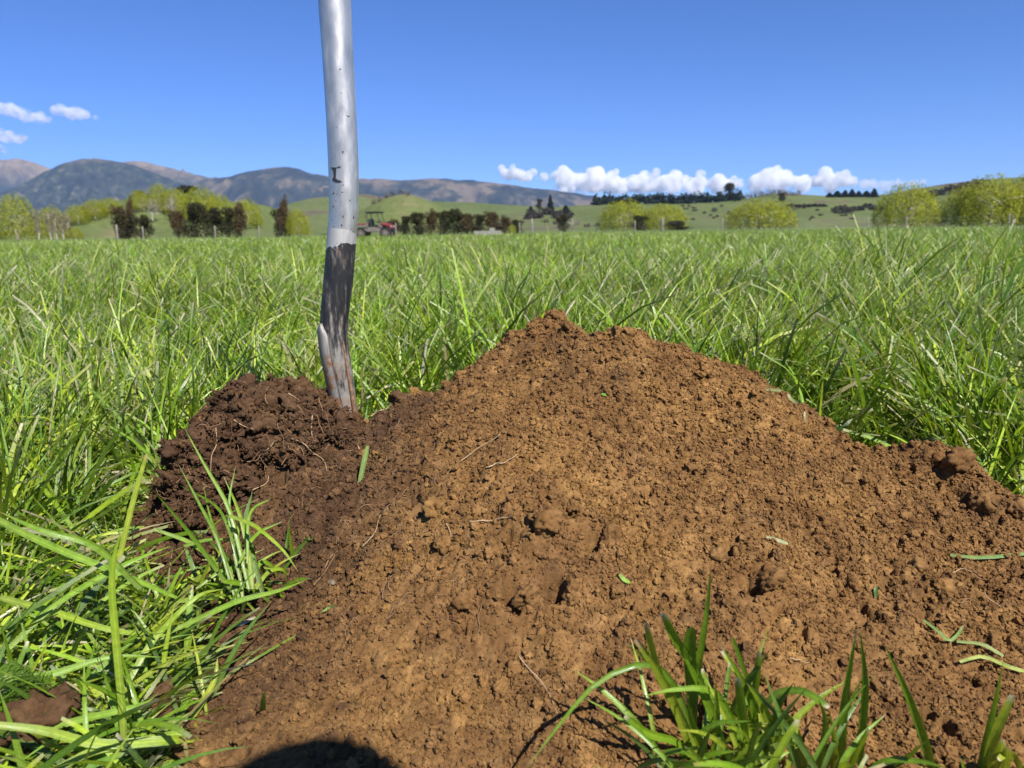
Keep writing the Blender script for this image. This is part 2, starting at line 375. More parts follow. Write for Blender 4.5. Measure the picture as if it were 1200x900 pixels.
# ------------------------------------------------------------------ trees
def cards(g, pts, size, elong, up, out=None):
    n = len(pts)
    d = g.normal(size=(n, 3)); d[:, 2] = d[:, 2] * (1 - up) + up * 1.6 * np.sign(g.random(n) - .12)
    d /= np.linalg.norm(d, axis=1)[:, None]
    q = np.cross(d, g.normal(size=(n, 3)) if out is None else out + g.normal(0, .35, (n, 3))); q /= np.linalg.norm(q, axis=1)[:, None]
    L = size * elong * g.uniform(.6, 1.4, n)[:, None]; W = size * g.uniform(.6, 1.3, n)[:, None]
    nn = np.cross(d, q)
    v = np.stack([pts - d * L * .5, pts + q * W * .5 + nn * W * .12, pts + d * L * .5, pts - q * W * .5 + nn * W * .12], 1)
    return v.reshape(-1, 3), np.arange(4 * n).reshape(n, 4)
def make_tree(kind, seed):
    """unit tree, height 1, about its own base"""
    g = np.random.default_rng(seed)
    root = bpy.data.objects.new(kind, None); COL.objects.link(root)
    def trunk(segs, m=M_BARK, nm='trunk'):
        mb = MB()
        for p, r in segs: mb.add(*tube_np(spline(p, 5), np.linspace(r, r * .45, 5), 5))
        mb.build(nm, m, root)
    P = []; OUT = None; n = 2600; pal = None; size = .045; el = 1.6; up = 0.2
    if kind == 'willow_tree':
        k = 8000; u = g.normal(size=(k, 3)); u[:, 2] = np.abs(u[:, 2]) - .25; u /= np.linalg.norm(u, axis=1)[:, None]
        th_ = np.arctan2(u[:, 1], u[:, 0]); ph_ = np.arccos(np.clip(u[:, 2], -1, 1))
        bump_ = .82 + .30 * fbm(th_ * 2.2 + 20, ph_ * 3.2, 3, seed) + .08 * np.sin(th_ * 9 + seed)
        P.append(u * np.array([.5, .5, .80]) * (bump_ * (1 - .35 * g.random(k) ** 2.2))[:, None] + [0, 0, .20])
        OUT = u * 1.0
        pal = [(0.285, 0.305, 0.018), (0.32, 0.335, 0.022), (0.24, 0.262, 0.020)]; size = .016; el = 2.6; up = .55
        trunk([([(0, 0, 0), (.02, 0, .2), (.0, .02, .45)], .035)] + [([(0, 0, .15), (g.normal(0, .12), g.normal(0, .12), .4), (g.normal(0, .17), g.normal(0, .17), .62)], .018) for _ in range(7)], M_PALEBARK)
    elif kind in ('shrub_tree', 'bronze_tree'):
        lob = [(g.normal(0, .17), g.normal(0, .17), g.uniform(.12, .80)) for _ in range(24)]
        for x, y, z in lob:
            r = .19 * (1.12 - .55 * z); k = int(130)
            u = g.normal(size=(k, 3)); u /= np.linalg.norm(u, axis=1)[:, None]
            P.append(np.array([x * (1.2 - .8 * z), y * (1.2 - .8 * z), z]) + u * r * g.uniform(.5, 1.05, k)[:, None])
        pal = [(0.038, 0.045, 0.016), (0.055, 0.060, 0.022), (0.07, 0.055, 0.028)] if kind == 'shrub_tree' else [(0.10, 0.068, 0.034), (0.13, 0.085, 0.040), (0.065, 0.055, 0.025)]
        size = .04; el = 1.5
        trunk([([(0, 0, 0), (.01, 0, .2), (0, .02, .6)], .03)])
    elif kind == 'pine_tree':
        for lv in np.linspace(.14, 1, 13):
            r = .26 * (1.03 - lv) ** .75 + .015; k = int(40 + 260 * r / .3)
            a = g.uniform(0, 6.283, k); q = np.sqrt(g.random(k)) * r * (1 + .3 * np.sin(a * 3 + lv * 20))
            P.append(np.stack([np.cos(a) * q, np.sin(a) * q, lv - q * .35 + g.normal(0, .018, k)], 1))
        pal = [(0.018, 0.030, 0.016), (0.028, 0.040, 0.020), (0.035, 0.035, 0.02)]; size = .05; el = 1.8
        trunk([([(0, 0, 0), (0, 0, .4), (0, 0, .95)], .02)])
    elif kind in ('poplar_tree', 'bare_tree'):
        seg = [([(0, 0, 0), (.005, 0, .5), (0, 0, .98)], .022)]
        nb = 46 if kind == 'poplar_tree' else 40
        for _ in range(nb):
            z = g.uniform(.08, .8) if kind == 'poplar_tree' else g.uniform(.2, .6); a = g.uniform(0, 6.283)
            rr = g.uniform(.05, .11) if kind == 'poplar_tree' else g.uniform(.15, .38); h = g.uniform(.14, .26)
            seg.append(([(0, 0, z), (math.cos(a) * rr * .7, math.sin(a) * rr * .7, z + h * .45), (math.cos(a) * rr, math.sin(a) * rr, min(1, z + h))], .007))
        trunk(seg, M_PALEBARK)
        for p, r in seg[1:]:
            k = 22; P.append(np.array(p[2]) * g.uniform(.55, 1.05, (k, 1)) * [1, 1, 0] + [0, 0, 1] * (np.array(p[2])[2] * g.uniform(.8, 1.03, (k, 1))) + g.normal(0, .02, (k, 3)))
        pal = [(0.26, 0.22, 0.12), (0.30, 0.26, 0.15), (0.20, 0.19, 0.09)] if kind == 'poplar_tree' else [(0.30, 0.27, 0.22), (0.36, 0.33, 0.27), (0.22, 0.19, 0.14)]
        size = .008 if kind == 'bare_tree' else .011; el = 6; up = .5
    P = np.vstack(P); P[:, 2] = np.clip(P[:, 2], .015, None)
    P[:, 2] /= np.percentile(P[:, 2], 98.5)
    V, F = cards(g, P, size, el, up, OUT)
    c = np.array(pal)[g.integers(0, 3, len(P))] * g.uniform(.8, 1.2, (len(P), 1))
    mesh_np('crown', V, F, M_CROWN, root, {'tint': np.repeat(c, 4, 0)}, smooth=False)
    ch = np.abs(P[:, :2]).max()
    return root, np.percentile(np.abs(P[:, 0]), 99.3) * 2
PROTO = {}
for kd in ('willow_tree', 'shrub_tree', 'bronze_tree', 'pine_tree', 'poplar_tree', 'bare_tree'):
    PROTO[kd] = [list(make_tree(kd, 100 + 7 * i + len(kd))) + [False] for i in range(3 if kd in ('willow_tree', 'shrub_tree') else 2)]
_tc = 0
def tree(kd, px, ybase, ytop, wpx, D, label, group, zbase=None):
    global _tc; _tc += 1
    L = PROTO[kd]; slot = L[_tc % len(L)]
    root, uw = slot[0], slot[1]
    o = root if not slot[2] else copy_tree(root)
    slot[2] = True
    p = atY(px, ybase, D); top = atY(px, ytop, D)
    zb = p[2] if zbase is None else zbase
    h = top[2] - zb; wd = wpx * D / 900
    o.location = (p[0], D, zb - .02 * h)
    o.scale = (wd / uw, wd / uw, h * 1.02); o.rotation_euler = (0, 0, rng.uniform(0, 6.28))
    return tag(o, label, 'tree' if 'shrub' not in kd and 'bronze' not in kd else 'tree', group)
GW, GH, GD = 'yellow green willows on the left hill', 'dark shrub trees along the fence line', 'hedge of bushy trees'
tree('willow_tree', 22, 281, 231, 50, 165, 'round yellow green willow with pale trunk, tallest at the left edge', 'willows by the paddock', 0)
tree('willow_tree', 64, 281, 244, 36, 175, 'smaller willow behind the row of tan poplars', 'willows by the paddock', 0)
tree('willow_tree', 88, 281, 267, 20, 150, 'low green bush at the foot of the tan poplars', 'willows by the paddock', 0)
for k, (x, yt) in enumerate([(46, 246), (60, 248), (67, 246), (75, 249), (82, 252)]):
    tree('poplar_tree', x, 281, yt, 9, 150, ['single tan poplar against the round left willow', 'leftmost slim tan poplar of the tight row of four', 'second slim tan poplar of the tight row of four, its tallest', 'third slim tan poplar of the tight row of four', 'shortest slim tan poplar closing the row on the right'][k], 'bare tan poplars by the fence', 0)
wl = [(92, 262, 241, 30), (112, 256, 235, 32), (128, 250, 233, 28), (165, 246, 224, 30), (188, 246, 217, 30), (206, 250, 222, 30), (236, 258, 221, 42), (257, 262, 229, 38), (290, 266, 235, 36), (216, 257, 230, 30)]
from mathutils.bvhtree import BVHTree
HB = {int(D_): BVHTree.FromPolygons(V_.tolist(), F_.tolist()) for D_, o_, F_, V_ in HILLS}
def drop(D_, x, y):                # the point of that hill seen at the pixel, walking down from the skyline if it is above it
    for k in range(14):
        h = HB[D_].ray_cast(Vector(CAM), Vector(ray(x, y + k)))[0]
        if h is not None: return np.array(h)
    return atY(x, y, D_)
def slope_D(x, yb): return drop(350, x, yb)[1]
wn = ['lowest willow at the left foot of the green hill', 'second willow up the left slope of the green hill', 'willow on the left slope just above the bare grass', 'pale willow left of the hilltop trees', 'tall willow on the hilltop left of the dark crown', 'willow under the dark tree on the hilltop', 'broad bright willow right of the hilltop dark tree', 'bright willow on the right shoulder of the hill', 'willow low on the right end of the hill', 'willow between the bare grey tree and dark shrub trees']
for (x, yb, yt, wd), s in zip(wl, wn): tree('willow_tree', x, yb, yt, wd, slope_D(x, yb), s, GW)
tree('shrub_tree', 164, 234, 224, 13, 360, 'small dark tree at the left end of the hilltop willows', 'dark trees on the hilltop')
tree('shrub_tree', 221, 236, 218, 22, 360, 'dark round tree behind the hilltop willows', 'dark trees on the hilltop')
tree('bare_tree', 179, 258, 232, 19, slope_D(179, 258) - 4, 'bare grey tree alone on the green slope', 'bare trees on the slope')
tree('bare_tree', 203, 256, 228, 22, slope_D(203, 256) - 4, 'bare grey tree in front of the hilltop willows', 'bare trees on the slope')
tree('bare_tree', 137, 240, 230, 12, 345, 'small bare grey tree on the hill skyline', 'bare trees on the slope')
for a in [('bronze_tree', 144, 243, 20, 'bronze brown tree beside the white fence post'), ('bronze_tree', 155, 234, 14, 'tall narrow bronze tree rising over its neighbour'), ('shrub_tree', 150, 252, 26, 'dark green shrub tree at the foot of the bronze pair'), ('shrub_tree', 171, 253, 17, 'small dark shrub tree right of the bronze pair'),
          ('bronze_tree', 210, 248, 20, 'bronze pointed tree at the left of the dark clump'), ('shrub_tree', 232, 239, 27, 'tallest dark green tree of the clump'), ('shrub_tree', 254, 245, 27, 'dark green tree in the middle of the clump'), ('shrub_tree', 270, 244, 24, 'dark green tree beside the bronze end of the clump'), ('bronze_tree', 283, 240, 17, 'bronze tree at the right end of the dark clump'),
          ('bronze_tree', 334, 233, 18, 'brown tree with a pointed top standing left of the shovel'), ('shrub_tree', 330, 245, 24, 'dark bushy tree at the foot of the pointed brown tree'), ('willow_tree', 350, 247, 28, 'dull green bushy tree between the pointed brown tree and the shovel')]:
    tree(a[0], a[1], 280, a[2], a[3], 115, a[4], GH, 0)
hx = [(462, 258), (476, 254), (490, 250), (505, 247), (520, 248), (533, 246), (548, 251), (562, 252), (577, 249), (592, 254), (606, 258)]
hn = ['first bush of the hedge beside the buggy', 'second bush of the hedge beside the buggy', 'brown bush in the hedge below the green knoll', 'tall bush of the hedge below the knoll, bronze', 'dark bush of the hedge under the knoll slope', 'highest dark bush of the hedge', 'dense bush of the hedge left of the pale trough', 'bush of the hedge behind the pale trough', 'bronze bush above the right end of the trough', 'last tall bush of the hedge by the yellow bush', 'low bush ending the hedge near two posts']
for k, ((x, yt), s) in enumerate(zip(hx, hn)):
    tree('bronze_tree' if k % 3 == 0 or k == 8 else 'shrub_tree', x, 278, yt, 21, 112, s, GD, 0)
tree('willow_tree', 600, 277, 264, 10, 100, 'small yellow bush at the end of the hedge', 'yellow bushes', 0)
tree('shrub_tree', 660, 274, 252, 16, 190, 'small ragged dark tree standing in the right paddock', 'dark bushes in the right paddock', 0)
tree('bare_tree', 671, 274, 255, 22, 200, 'bare scrubby tree beside the ragged dark tree', 'dark bushes in the right paddock', 0)
GR = 'big yellow green willows on the right'
tree('willow_tree', 732, 274, 237, 62, 210, 'left half of the twin domed yellow willow', GR, 0)
tree('willow_tree', 777, 274, 241, 58, 210, 'right half of the twin domed yellow willow', GR, 0)
tree('shrub_tree', 749, 273, 253, 24, 195, 'dark bush in front of the twin domed willow', 'dark bushes in the right paddock', 0)
tree('shrub_tree', 793, 273, 259, 26, 195, 'low dark bush at the right foot of the domed willow', 'dark bushes in the right paddock', 0)
tree('willow_tree', 891, 272, 236, 82, 205, 'single wide domed yellow willow on the paddock', GR, 0)
tree('willow_tree', 1062, 270, 218, 74, 170, 'tall rounded willow left of the big willow group', GR, 0)
tree('willow_tree', 1125, 270, 221, 46, 165, 'lower willow at the left of the big group', GR, 0)
tree('willow_tree', 1158, 270, 209, 74, 160, 'big willow crown in the middle of the right group', GR, 0)
tree('willow_tree', 1212, 270, 206, 84, 160, 'tallest willow cut by the right edge of the picture', GR, 0)
# pine belt on the right ridge, hilltop trees and scrub
def mass(name, label, spots, D, pal, h, seed, n=60, cat=None):
    g = np.random.default_rng(seed); P = []
    for x, y, wpx, hpx in spots:
        c = drop(D, x, y + hpx * .3); s = c[1] / 900; c = c + [0, 0, hpx * s * .25]; k = int(n)
        u = g.normal(size=(k, 3)); u /= np.linalg.norm(u, axis=1)[:, None]
        P.append(c + u * g.uniform(.3, 1.0, (k, 1)) * np.array([wpx * s / 2, wpx * s / 2, hpx * s / 2]))
    P = np.vstack(P); V, F = cards(g, P, h, 1.5, .2)
    c = np.array(pal)[g.integers(0, len(pal), len(P))] * g.uniform(.8, 1.2, (len(P), 1))
    return stuff(mesh_np(name, V, F, M_CROWN, None, {'tint': np.repeat(c, 4, 0)}, False), label, cat)
DPINE = [(0.020, 0.034, 0.018), (0.030, 0.044, 0.022), (0.016, 0.026, 0.016)]
g0 = np.random.default_rng(5)
mass('pine_forest', 'dark pine belt along the ridge behind the willows', [(x, 231 + g0.uniform(-2, 2) + (3 if x < 715 else 0) - max(0, x - 820) * .03, 9, g0.uniform(11, 18)) for x in np.linspace(697, 868, 60)], 900, DPINE, 2.4, 6, 60, 'forest')
mass('scrub', 'dark brown scrub under the pines on the left of the right hill', [(x, 250 + g0.uniform(-3, 5), 11, 10) for x in np.linspace(618, 668, 26)], 900, [(0.07, 0.05, 0.042), (0.045, 0.04, 0.03)], 1.6, 7, 50, 'scrub')
mass('scrub', 'dark scrub strip across the far right slope', [(x, 245 + .12 * (1000 - x) * .5 + g0.uniform(-3, 3), 11, 7) for x in np.linspace(978, 1030, 14)] + [(x, 241 + g0.uniform(-1, 1), 8, 4) for x in np.linspace(925, 965, 8)], 900, [(0.05, 0.042, 0.03), (0.04, 0.04, 0.025)], 1.8, 8, 50, 'scrub')
mass('scrub', 'brown scrub in the gully left of the domed willow', [(x, y, 10, 6) for x, y in [(640, 259), (652, 261), (664, 258), (676, 262), (688, 264), (700, 263)]], 900, [(0.12, 0.09, 0.06), (0.08, 0.07, 0.045)], 1.4, 18, 40, 'scrub')
mass('scrub', 'pale tawny scrub scattered below the pine belt', [(g0.uniform(800, 1000), g0.uniform(240, 258), g0.uniform(3, 9), 3) for _ in range(60)], 900, [(0.12, 0.095, 0.06), (0.06, 0.055, 0.035)], 1.3, 19, 30, 'scrub')
mass('scrub', 'dark scrub on the high shoulder above the big willows', [(x, 218 + (1130 - x) * .22 + g0.uniform(-2, 4), 14, 9) for x in np.linspace(1078, 1150, 18)], 900, [(0.05, 0.042, 0.03), (0.04, 0.04, 0.025)], 1.8, 9, 50, 'scrub')
mass('woodland', 'leafless brown trees along the hilltop skyline', [(x, 226 + g0.uniform(-1.5, 1.5), 7, g0.uniform(6, 12)) for x in np.linspace(872, 935, 18)], 900, [(0.20, 0.15, 0.10), (0.15, 0.12, 0.08)], 1.2, 10, 40, 'woodland')
mass('scrub', 'brown leafless scrub on top of the green knoll', [(x, y + g0.uniform(-1, 1), 8, 8) for x, y in [(438, 233), (445, 230), (453, 228), (460, 226), (470, 225), (478, 228)]], 430, [(0.16, 0.12, 0.085), (0.11, 0.09, 0.06)], .6, 11, 50, 'scrub')
for x, yb, yt, wd, s in [(855, 234, 215, 13, 'round dark pine rising over the end of the pine belt'), (645, 249, 229, 9, 'dark pointed pine standing out of the brown scrub'), (632, 246, 233, 9, 'lone tree left of the pointed pine'), (622, 252, 242, 10, 'dark pine at the left end of the brown scrub'), (663, 251, 241, 12, 'dark pine right of the pointed pine'),
                         (916, 236, 226, 13, 'dark round tree below the bare hilltop trees')] + [(x, 231, yt, 13 if x % 2 else 10, s) for x, yt, s in [(972, 226, 'first small pine of the hilltop row'), (981, 224, 'second small pine of the hilltop row'), (990, 223, 'third small pine of the hilltop row'), (998, 222, 'tallest small pine of the hilltop row'), (1006, 224, 'pine after the tallest of the hilltop row'), (1015, 224, 'pine at a gap near the end of the hilltop row'), (1024, 221, 'last pine of the hilltop row beside the willow')]]:
    tree('pine_tree' if x not in (632, 916, 855) else 'shrub_tree', x, yb, yt, wd, drop(900, x, yb)[1], s, 'far pines on the right hills')

# ------------------------------------------------------------------ fence, buggy, trough
def fence():
    f = thing('fence', 'weathered post and wire fence across the far edge of the paddock', 'fence', (0, 72, 0))
    xs = [19, 137, 167, 252, 303, 464, 609, 624, 744, 776, 846, 1016, 1061, 1181, 1186]
    for k, x in enumerate(xs):
        p = atY(x, 270, 72); h = 1.15 + (.25 if k in (1, 7, 9, 13) else 0) + rng.uniform(-.08, .08); r = .085 if k in (1, 7, 9) else .055
        lean = rng.normal(0, .015)
        V, F = tube_np([(p[0], 0, -.3), (p[0] + lean * h, 0, h * .5), (p[0] + 2 * lean * h, 0, h)], [r * 1.05, r, r * .95], 8)
        V = np.vstack([V, [(p[0] + 2 * lean * h, 0, h + .01)]]); c = np.array([[16 + j, 16 + (j + 1) % 8, 24] for j in range(8)])
        mesh_np('post', V, [F, c], M_POST, f)
    a, b = atY(-60, 270, 72)[0], atY(1260, 270, 72)[0]
    for z in (.3, .55, .8, 1.02):
        V, F = tube_np([(x, -.1, z + .012 * math.sin(x * 2)) for x in np.linspace(a, b, 60)], .003, 4)
        mesh_np('wire', V, F, M_WIRE, f)
fence()

M_RED = plain('red_paint', (0.25, 0.035, 0.035), 0.5, scale=6, var=.1)
M_BLACKPL = plain('black_plastic', (0.03, 0.03, 0.032), 0.55, scale=6)
M_GREYPL = plain('dusty_grey_plastic', (0.17, 0.145, 0.13), 0.7, scale=4)
M_TYRE = plain('muddy_tyre', (0.10, 0.08, 0.065), 0.95, scale=12, var=.5)
def buggy():
    p = atY(440, 278, 63)
    t = thing('farm_buggy', 'red and grey side by side farm buggy with black roof parked behind the shovel', 'buggy', (p[0], 63, 0), R(-8))
    bm = bmesh.new(); bx(bm, (0, 0, .62), (2.6, 1.2, .34), bev=.08); bx(bm, (.1, 0, .50), (1.2, 1.32, .16), bev=.04); bx(bm, (.62, 0, .86), (.34, 1.25, .28), bev=.06)
    bm_obj('body', bm, M_GREYPL, t)
    bm = bmesh.new(); bx(bm, (1.02, 0, .98), (.85, 1.25, .2), Matrix.Rotation(R(12), 3, 'Y'), .07); bx(bm, (1.34, 0, .78), (.2, 1.0, .25), bev=.05)
    hood = bm_obj('hood', bm, M_RED, t)
    for y in (-.42, .42):
        bm = bmesh.new(); bx(bm, (1.445, y, .86), (.03, .24, .1), bev=.01); bm_obj('headlight', bm, plain('lamp_glass', (.7, .7, .7), .15), t)
    bm = bmesh.new()
    bx(bm, (-.95, 0, .86), (1.1, 1.35, .05)); bx(bm, (-.95, -.66, 1.0), (1.1, .04, .26), bev=.01); bx(bm, (-.95, .66, 1.0), (1.1, .04, .26), bev=.01)
    bx(bm, (-1.49, 0, 1.0), (.04, 1.35, .26), bev=.01); bx(bm, (-.41, 0, 1.0), (.04, 1.35, .26), bev=.01)
    bm_obj('cargo_tray', bm, M_GREYPL, t)
    for y in (-.69, .69):
        bm = bmesh.new(); bx(bm, (-.95, y, 1.06), (.95, .012, .1), bev=.003); bm_obj('side_stripe', bm, M_RED, t)
    bm = bmesh.new(); bx(bm, (.02, 0, 1.98), (1.25, 1.3, .09), bev=.035); bm_obj('roof', bm, M_BLACKPL, t)
    mb = MB()
    for y in (-.6, .6):
        mb.add(*tube_np(spline([(.72, y, .98), (.5, y, 1.6), (.42, y, 1.95)], 6), .032)); mb.add(*tube_np(spline([(-.42, y, .9), (-.46, y, 1.5), (-.45, y, 1.95)], 6), .032))
        mb.add(*tube_np([(-.45, y, 1.93), (0, y, 1.94), (.45, y, 1.93)], .03)); mb.add(*tube_np([(-.43, y, 1.3), (0, y, 1.22), (.6, y, 1.25)], .022))
    mb.add(*tube_np([(-.45, -.6, 1.9), (-.45, 0, 1.9), (-.45, .6, 1.9)], .03)); mb.build('roll_cage', M_BLACKPL, t)
    for y in (-.33, .33):
        bm = bmesh.new(); bx(bm, (-.02, y, .9), (.5, .48, .16), bev=.05); bx(bm, (-.28, y, 1.2), (.15, .46, .55), Matrix.Rotation(R(-10), 3, 'Y'), .05); bm_obj('seat', bm, M_BLACKPL, t)
    V, F = tube_np([(.45 + .0 * a, -.33 + .17 * math.cos(a), 1.25 + .17 * math.sin(a)) for a in np.linspace(0, 6.2832, 17)], .016); mesh_np('steering_wheel', V, F, M_BLACKPL, t)
    for x in (-1.0, 1.03):
        for y in (-.58, .58):
            bm = bmesh.new()
            bmesh.ops.create_cone(bm, cap_ends=True, segments=24, radius1=.34, radius2=.34, depth=.27, matrix=Matrix.Translation((x, y, .34)) @ Matrix.Rotation(R(90), 4, 'X'))
            bmesh.ops.bevel(bm, geom=[e for e in bm.edges if abs(abs(e.verts[0].co.y - y) - .135) < .01 and abs(abs(e.verts[1].co.y - y) - .135) < .01 and abs(e.verts[0].co.y - e.verts[1].co.y) < .01], offset=.05, segments=2, affect='EDGES')
            wh = bm_obj('wheel', bm, M_TYRE, t)
            bm = bmesh.new(); bmesh.ops.create_cone(bm, cap_ends=True, segments=16, radius1=.16, radius2=.16, depth=.31, matrix=Matrix.Translation((x, y, .34)) @ Matrix.Rotation(R(90), 4, 'X'))
            bm_obj('rim', bm, M_GREYPL, wh)
            V, F = [], []
            bm = bmesh.new()
            for a in np.linspace(-.3, math.pi + .3, 9): bx(bm, (x + .42 * math.cos(a), y, .36 + .42 * math.sin(a)), (.17, .33, .025), Matrix.Rotation(-a - R(90), 3, 'Y'))
            bm_obj('mudguard', bm, M_BLACKPL, t)
buggy()
def trough():
    p = atY(572, 276, 68)
    t = thing('water_trough', 'pale concrete water trough in front of the hedge', 'trough', (p[0], 68, 0))
    mc = plain('pale_concrete', (0.24, 0.23, 0.19), .9, scale=6)
    bm = bmesh.new()
    for c, s in [((0, -.35, .2), (2.4, .09, .4)), ((0, .35, .2), (2.4, .09, .4)), ((-1.155, 0, .2), (.09, .6, .4)), ((1.155, 0, .2), (.09, .6, .4)), ((0, 0, .1), (2.2, .6, .1))]: bx(bm, c, s, bev=.02)
    bm_obj('basin', bm, mc, t)
    bm = bmesh.new(); bx(bm, (.35, .2, .50), (.5, .3, .3), bev=.04); bm_obj('float_cover', bm, mc, t)
    bm = bmesh.new(); bx(bm, (0, 0, .32), (2.2, .6, .01)); bm_obj('water', bm, plain('trough_water', (.02, .03, .03), .05), t)
trough()

# ------------------------------------------------------------------ soil mound
RES = 0.00135
GX0, GX1, GY0, GY1 = -0.56, 0.78, 0.27, 1.32
gx = np.arange(GX0, GX1, RES); gy = np.arange(GY0, GY1, RES)
def base_surface():
    pts = [(650, 370, .240), (600, 402, .212), (540, 442, .174), (470, 478, .144), (430, 494, .128), (405, 497, .124), (700, 388, .232), (740, 396, .229), (800, 408, .215), (850, 428, .192),
           (890, 446, .172), (950, 484, .145), (1000, 516, .118), (1050, 533, .104), (1090, 531, .099), (1140, 548, .084), (1165, 583, .063), (1200, 595, .058), (1260, 610, .04),
           (330, 505, .118), (270, 480, .118), (225, 505, .098), (205, 535, .078), (196, 600, .040), (198, 640, .020), (250, 655, .022), (300, 690, .022), (340, 690, .030), (290, 750, .014), (225, 840, .004), (190, 900, .0),
           (350, 885, .020), (500, 885, .026), (600, 885, .030), (700, 885, .030), (850, 885, .022), (1000, 885, .020), (1150, 885, .018),
           (600, 600, .116), (500, 600, .100), (700, 600, .114), (850, 600, .099), (1000, 620, .079), (1150, 650, .050), (400, 600, .082), (300, 600, .062), (600, 700, .071), (800, 700, .068), (1000, 730, .045),
           (450, 700, .053), (1150, 760, .030), (600, 800, .043), (900, 800, .036), (650, 450, .185), (750, 450, .185), (800, 480, .158), (900, 540, .122), (430, 540, .108), (500, 510, .138), (1100, 590, .075), (380, 780, .026)]
    P = [atz(*p) for p in pts]
    ridge = P[:19]
    for q in ridge:
        P.append(np.array([q[0] * 1.04, q[1] + .10, q[2] - .050])); P.append(np.array([q[0] * 1.08, q[1] + q[2] * 1.45 + .06, -.02]))
    for x, y in [(-.56, .9), (-.56, .7), (-.50, .55), (-.42, .45), (-.34, .34), (-.5, 1.1), (-.3, 1.15), (-.43, .98), (0, 1.45), (.3, 1.4), (.78, 1.0), (.78, .6), (.5, .30), (.2, .27), (0, .27), (-.2, .28), (.78, .35), (-.47, .85), (-.46, .70), (-.40, .62), (-.33, .53)]:
        P.append(np.array([x, y, -.025 if y > .45 or x < -.25 else -.008]))
    P = np.array(P); D = np.linalg.norm(P[:, None, :2] - P[None, :, :2], axis=2)
    n = len(P); A = np.zeros((n + 3, n + 3)); A[:n, :n] = -D + np.eye(n) * .004
    A[:n, n] = 1; A[:n, n + 1:] = P[:, :2]; A[n, :n] = 1; A[n + 1:, :n] = P[:, :2].T
    wgt = np.linalg.solve(A, np.concatenate([P[:, 2], [0, 0, 0]]))
    sx = np.linspace(GX0, GX1, 150); sy = np.linspace(GY0, GY1, 120); X, Y = np.meshgrid(sx, sy)
    Z = wgt[n] + wgt[n + 1] * X + wgt[n + 2] * Y
    for k in range(n): Z -= wgt[k] * np.hypot(X - P[k, 0], Y - P[k, 1])
    ker = np.exp(-np.linspace(-1.5, 1.5, 5) ** 2); ker /= ker.sum()
    for ax in (0, 1): Z = np.apply_along_axis(lambda v: np.convolve(np.pad(v, 2, mode='edge'), ker, 'valid'), ax, Z)
    # bilinear to the fine grid
    fx = np.interp(gx, sx, np.arange(len(sx))); fy = np.interp(gy, sy, np.arange(len(sy)))
    ix = np.minimum(fx.astype(int), len(sx) - 2); iy = np.minimum(fy.astype(int), len(sy) - 2); a = fx - ix; b = (fy - iy)[:, None]
    return (Z[iy][:, ix] * (1 - a) + Z[iy][:, ix + 1] * a) * (1 - b) + (Z[iy + 1][:, ix] * (1 - a) + Z[iy + 1][:, ix + 1] * a) * b
B0 = base_surface()
GXX, GYY = np.meshgrid(gx, gy)
def zsample(A, x, y):
    i = np.clip(((np.asarray(y) - GY0) / RES).astype(int), 0, len(gy) - 1); j = np.clip(((np.asarray(x) - GX0) / RES).astype(int), 0, len(gx) - 1)
    return A[i, j]
def hit(px, py, A=None):           # where the view ray meets the soil or the ground
    A = ZS if A is None else A
    r = ray(px, py); ts = np.linspace(.3, 1.4, 2200); q = CAM + r * ts[:, None]
    inside = (q[:, 0] > GX0) & (q[:, 0] < GX1) & (q[:, 1] > GY0) & (q[:, 1] < GY1)
    z = np.where(inside, np.maximum(zsample(A, q[:, 0], q[:, 1]), 0), 0)
    k = np.argmax(q[:, 2] <= z)
    if q[k, 2] > z[k]: k = np.argmin(q[:, 2] - z)
    return np.array([q[k, 0], q[k, 1], z[k]])
B0 = B0 + ((fbm(GXX * 9, GYY * 9, 3, 4) - .5) * .024 + (fbm(GXX * 34, GYY * 34, 3, 41) - .5) * .016) * np.clip(B0 / .05, 0, 1)
for px_, py_, z_, am_, sg_ in [(330, 505, .115, .024, .030), (285, 505, .105, .024, .030), (240, 540, .075, .026, .028), (228, 585, .045, .022, .026), (300, 555, .082, .018, .028), (380, 505, .12, .014, .022), (650, 375, .238, .016, .015), (734, 398, .227, .007, .012), (1120, 552, .088, .018, .020), (1090, 541, .096, .012, .015), (1150, 590, .066, .016, .016), (1190, 606, .055, .014, .018), (510, 605, .10, .012, .016), (640, 610, .11, .012, .022), (905, 690, .062, .010, .014), (1100, 700, .05, .010, .02), (470, 478, .144, .010, .014), (600, 690, .072, .010, .02)]:
    q_ = atz(px_, py_, z_); B0 = B0 + am_ * np.exp(-((GXX - q_[0]) ** 2 + (GYY - q_[1]) ** 2) / (2 * sg_ ** 2) * (1 + .6 * (fbm(GXX * 60, GYY * 60, 2, 71) - .5)))
# humus: dark topsoil on the left and in patches, ochre subsoil to the right
hum = 1 / (1 + np.exp((GXX + .115 + (fbm(GXX * 7, GYY * 7, 4, 77) - .5) * .28 - (GYY - .6) * .12) / .035))
pat = np.clip((fbm(GXX * 16, GYY * 16, 4, 88) - .52) * 5, 0, 1)
hum = np.clip(hum * .95 + pat * .28 * (1 - hum) + (1 - hum) * .08, 0, 1)
rough_m = np.clip(.35 + 1.3 * (fbm(GXX * 5, GYY * 5, 3, 33) - .3), .35, 1.1)
rough_m *= np.clip(.55 + (GYY - .45) * 1.6, .5, 1.0)
rough_m = np.maximum(rough_m, np.clip((-.16 - GXX) * 6, 0, 1) * np.clip((GYY - .55) * 5, 0, 1))
ZS = B0 - .0035 * rough_m + (fbm(GXX * 330, GYY * 330, 3, 5) - .5) * .0040 + (fbm(GXX * 70, GYY * 70, 3, 15) - .5) * .010 * rough_m
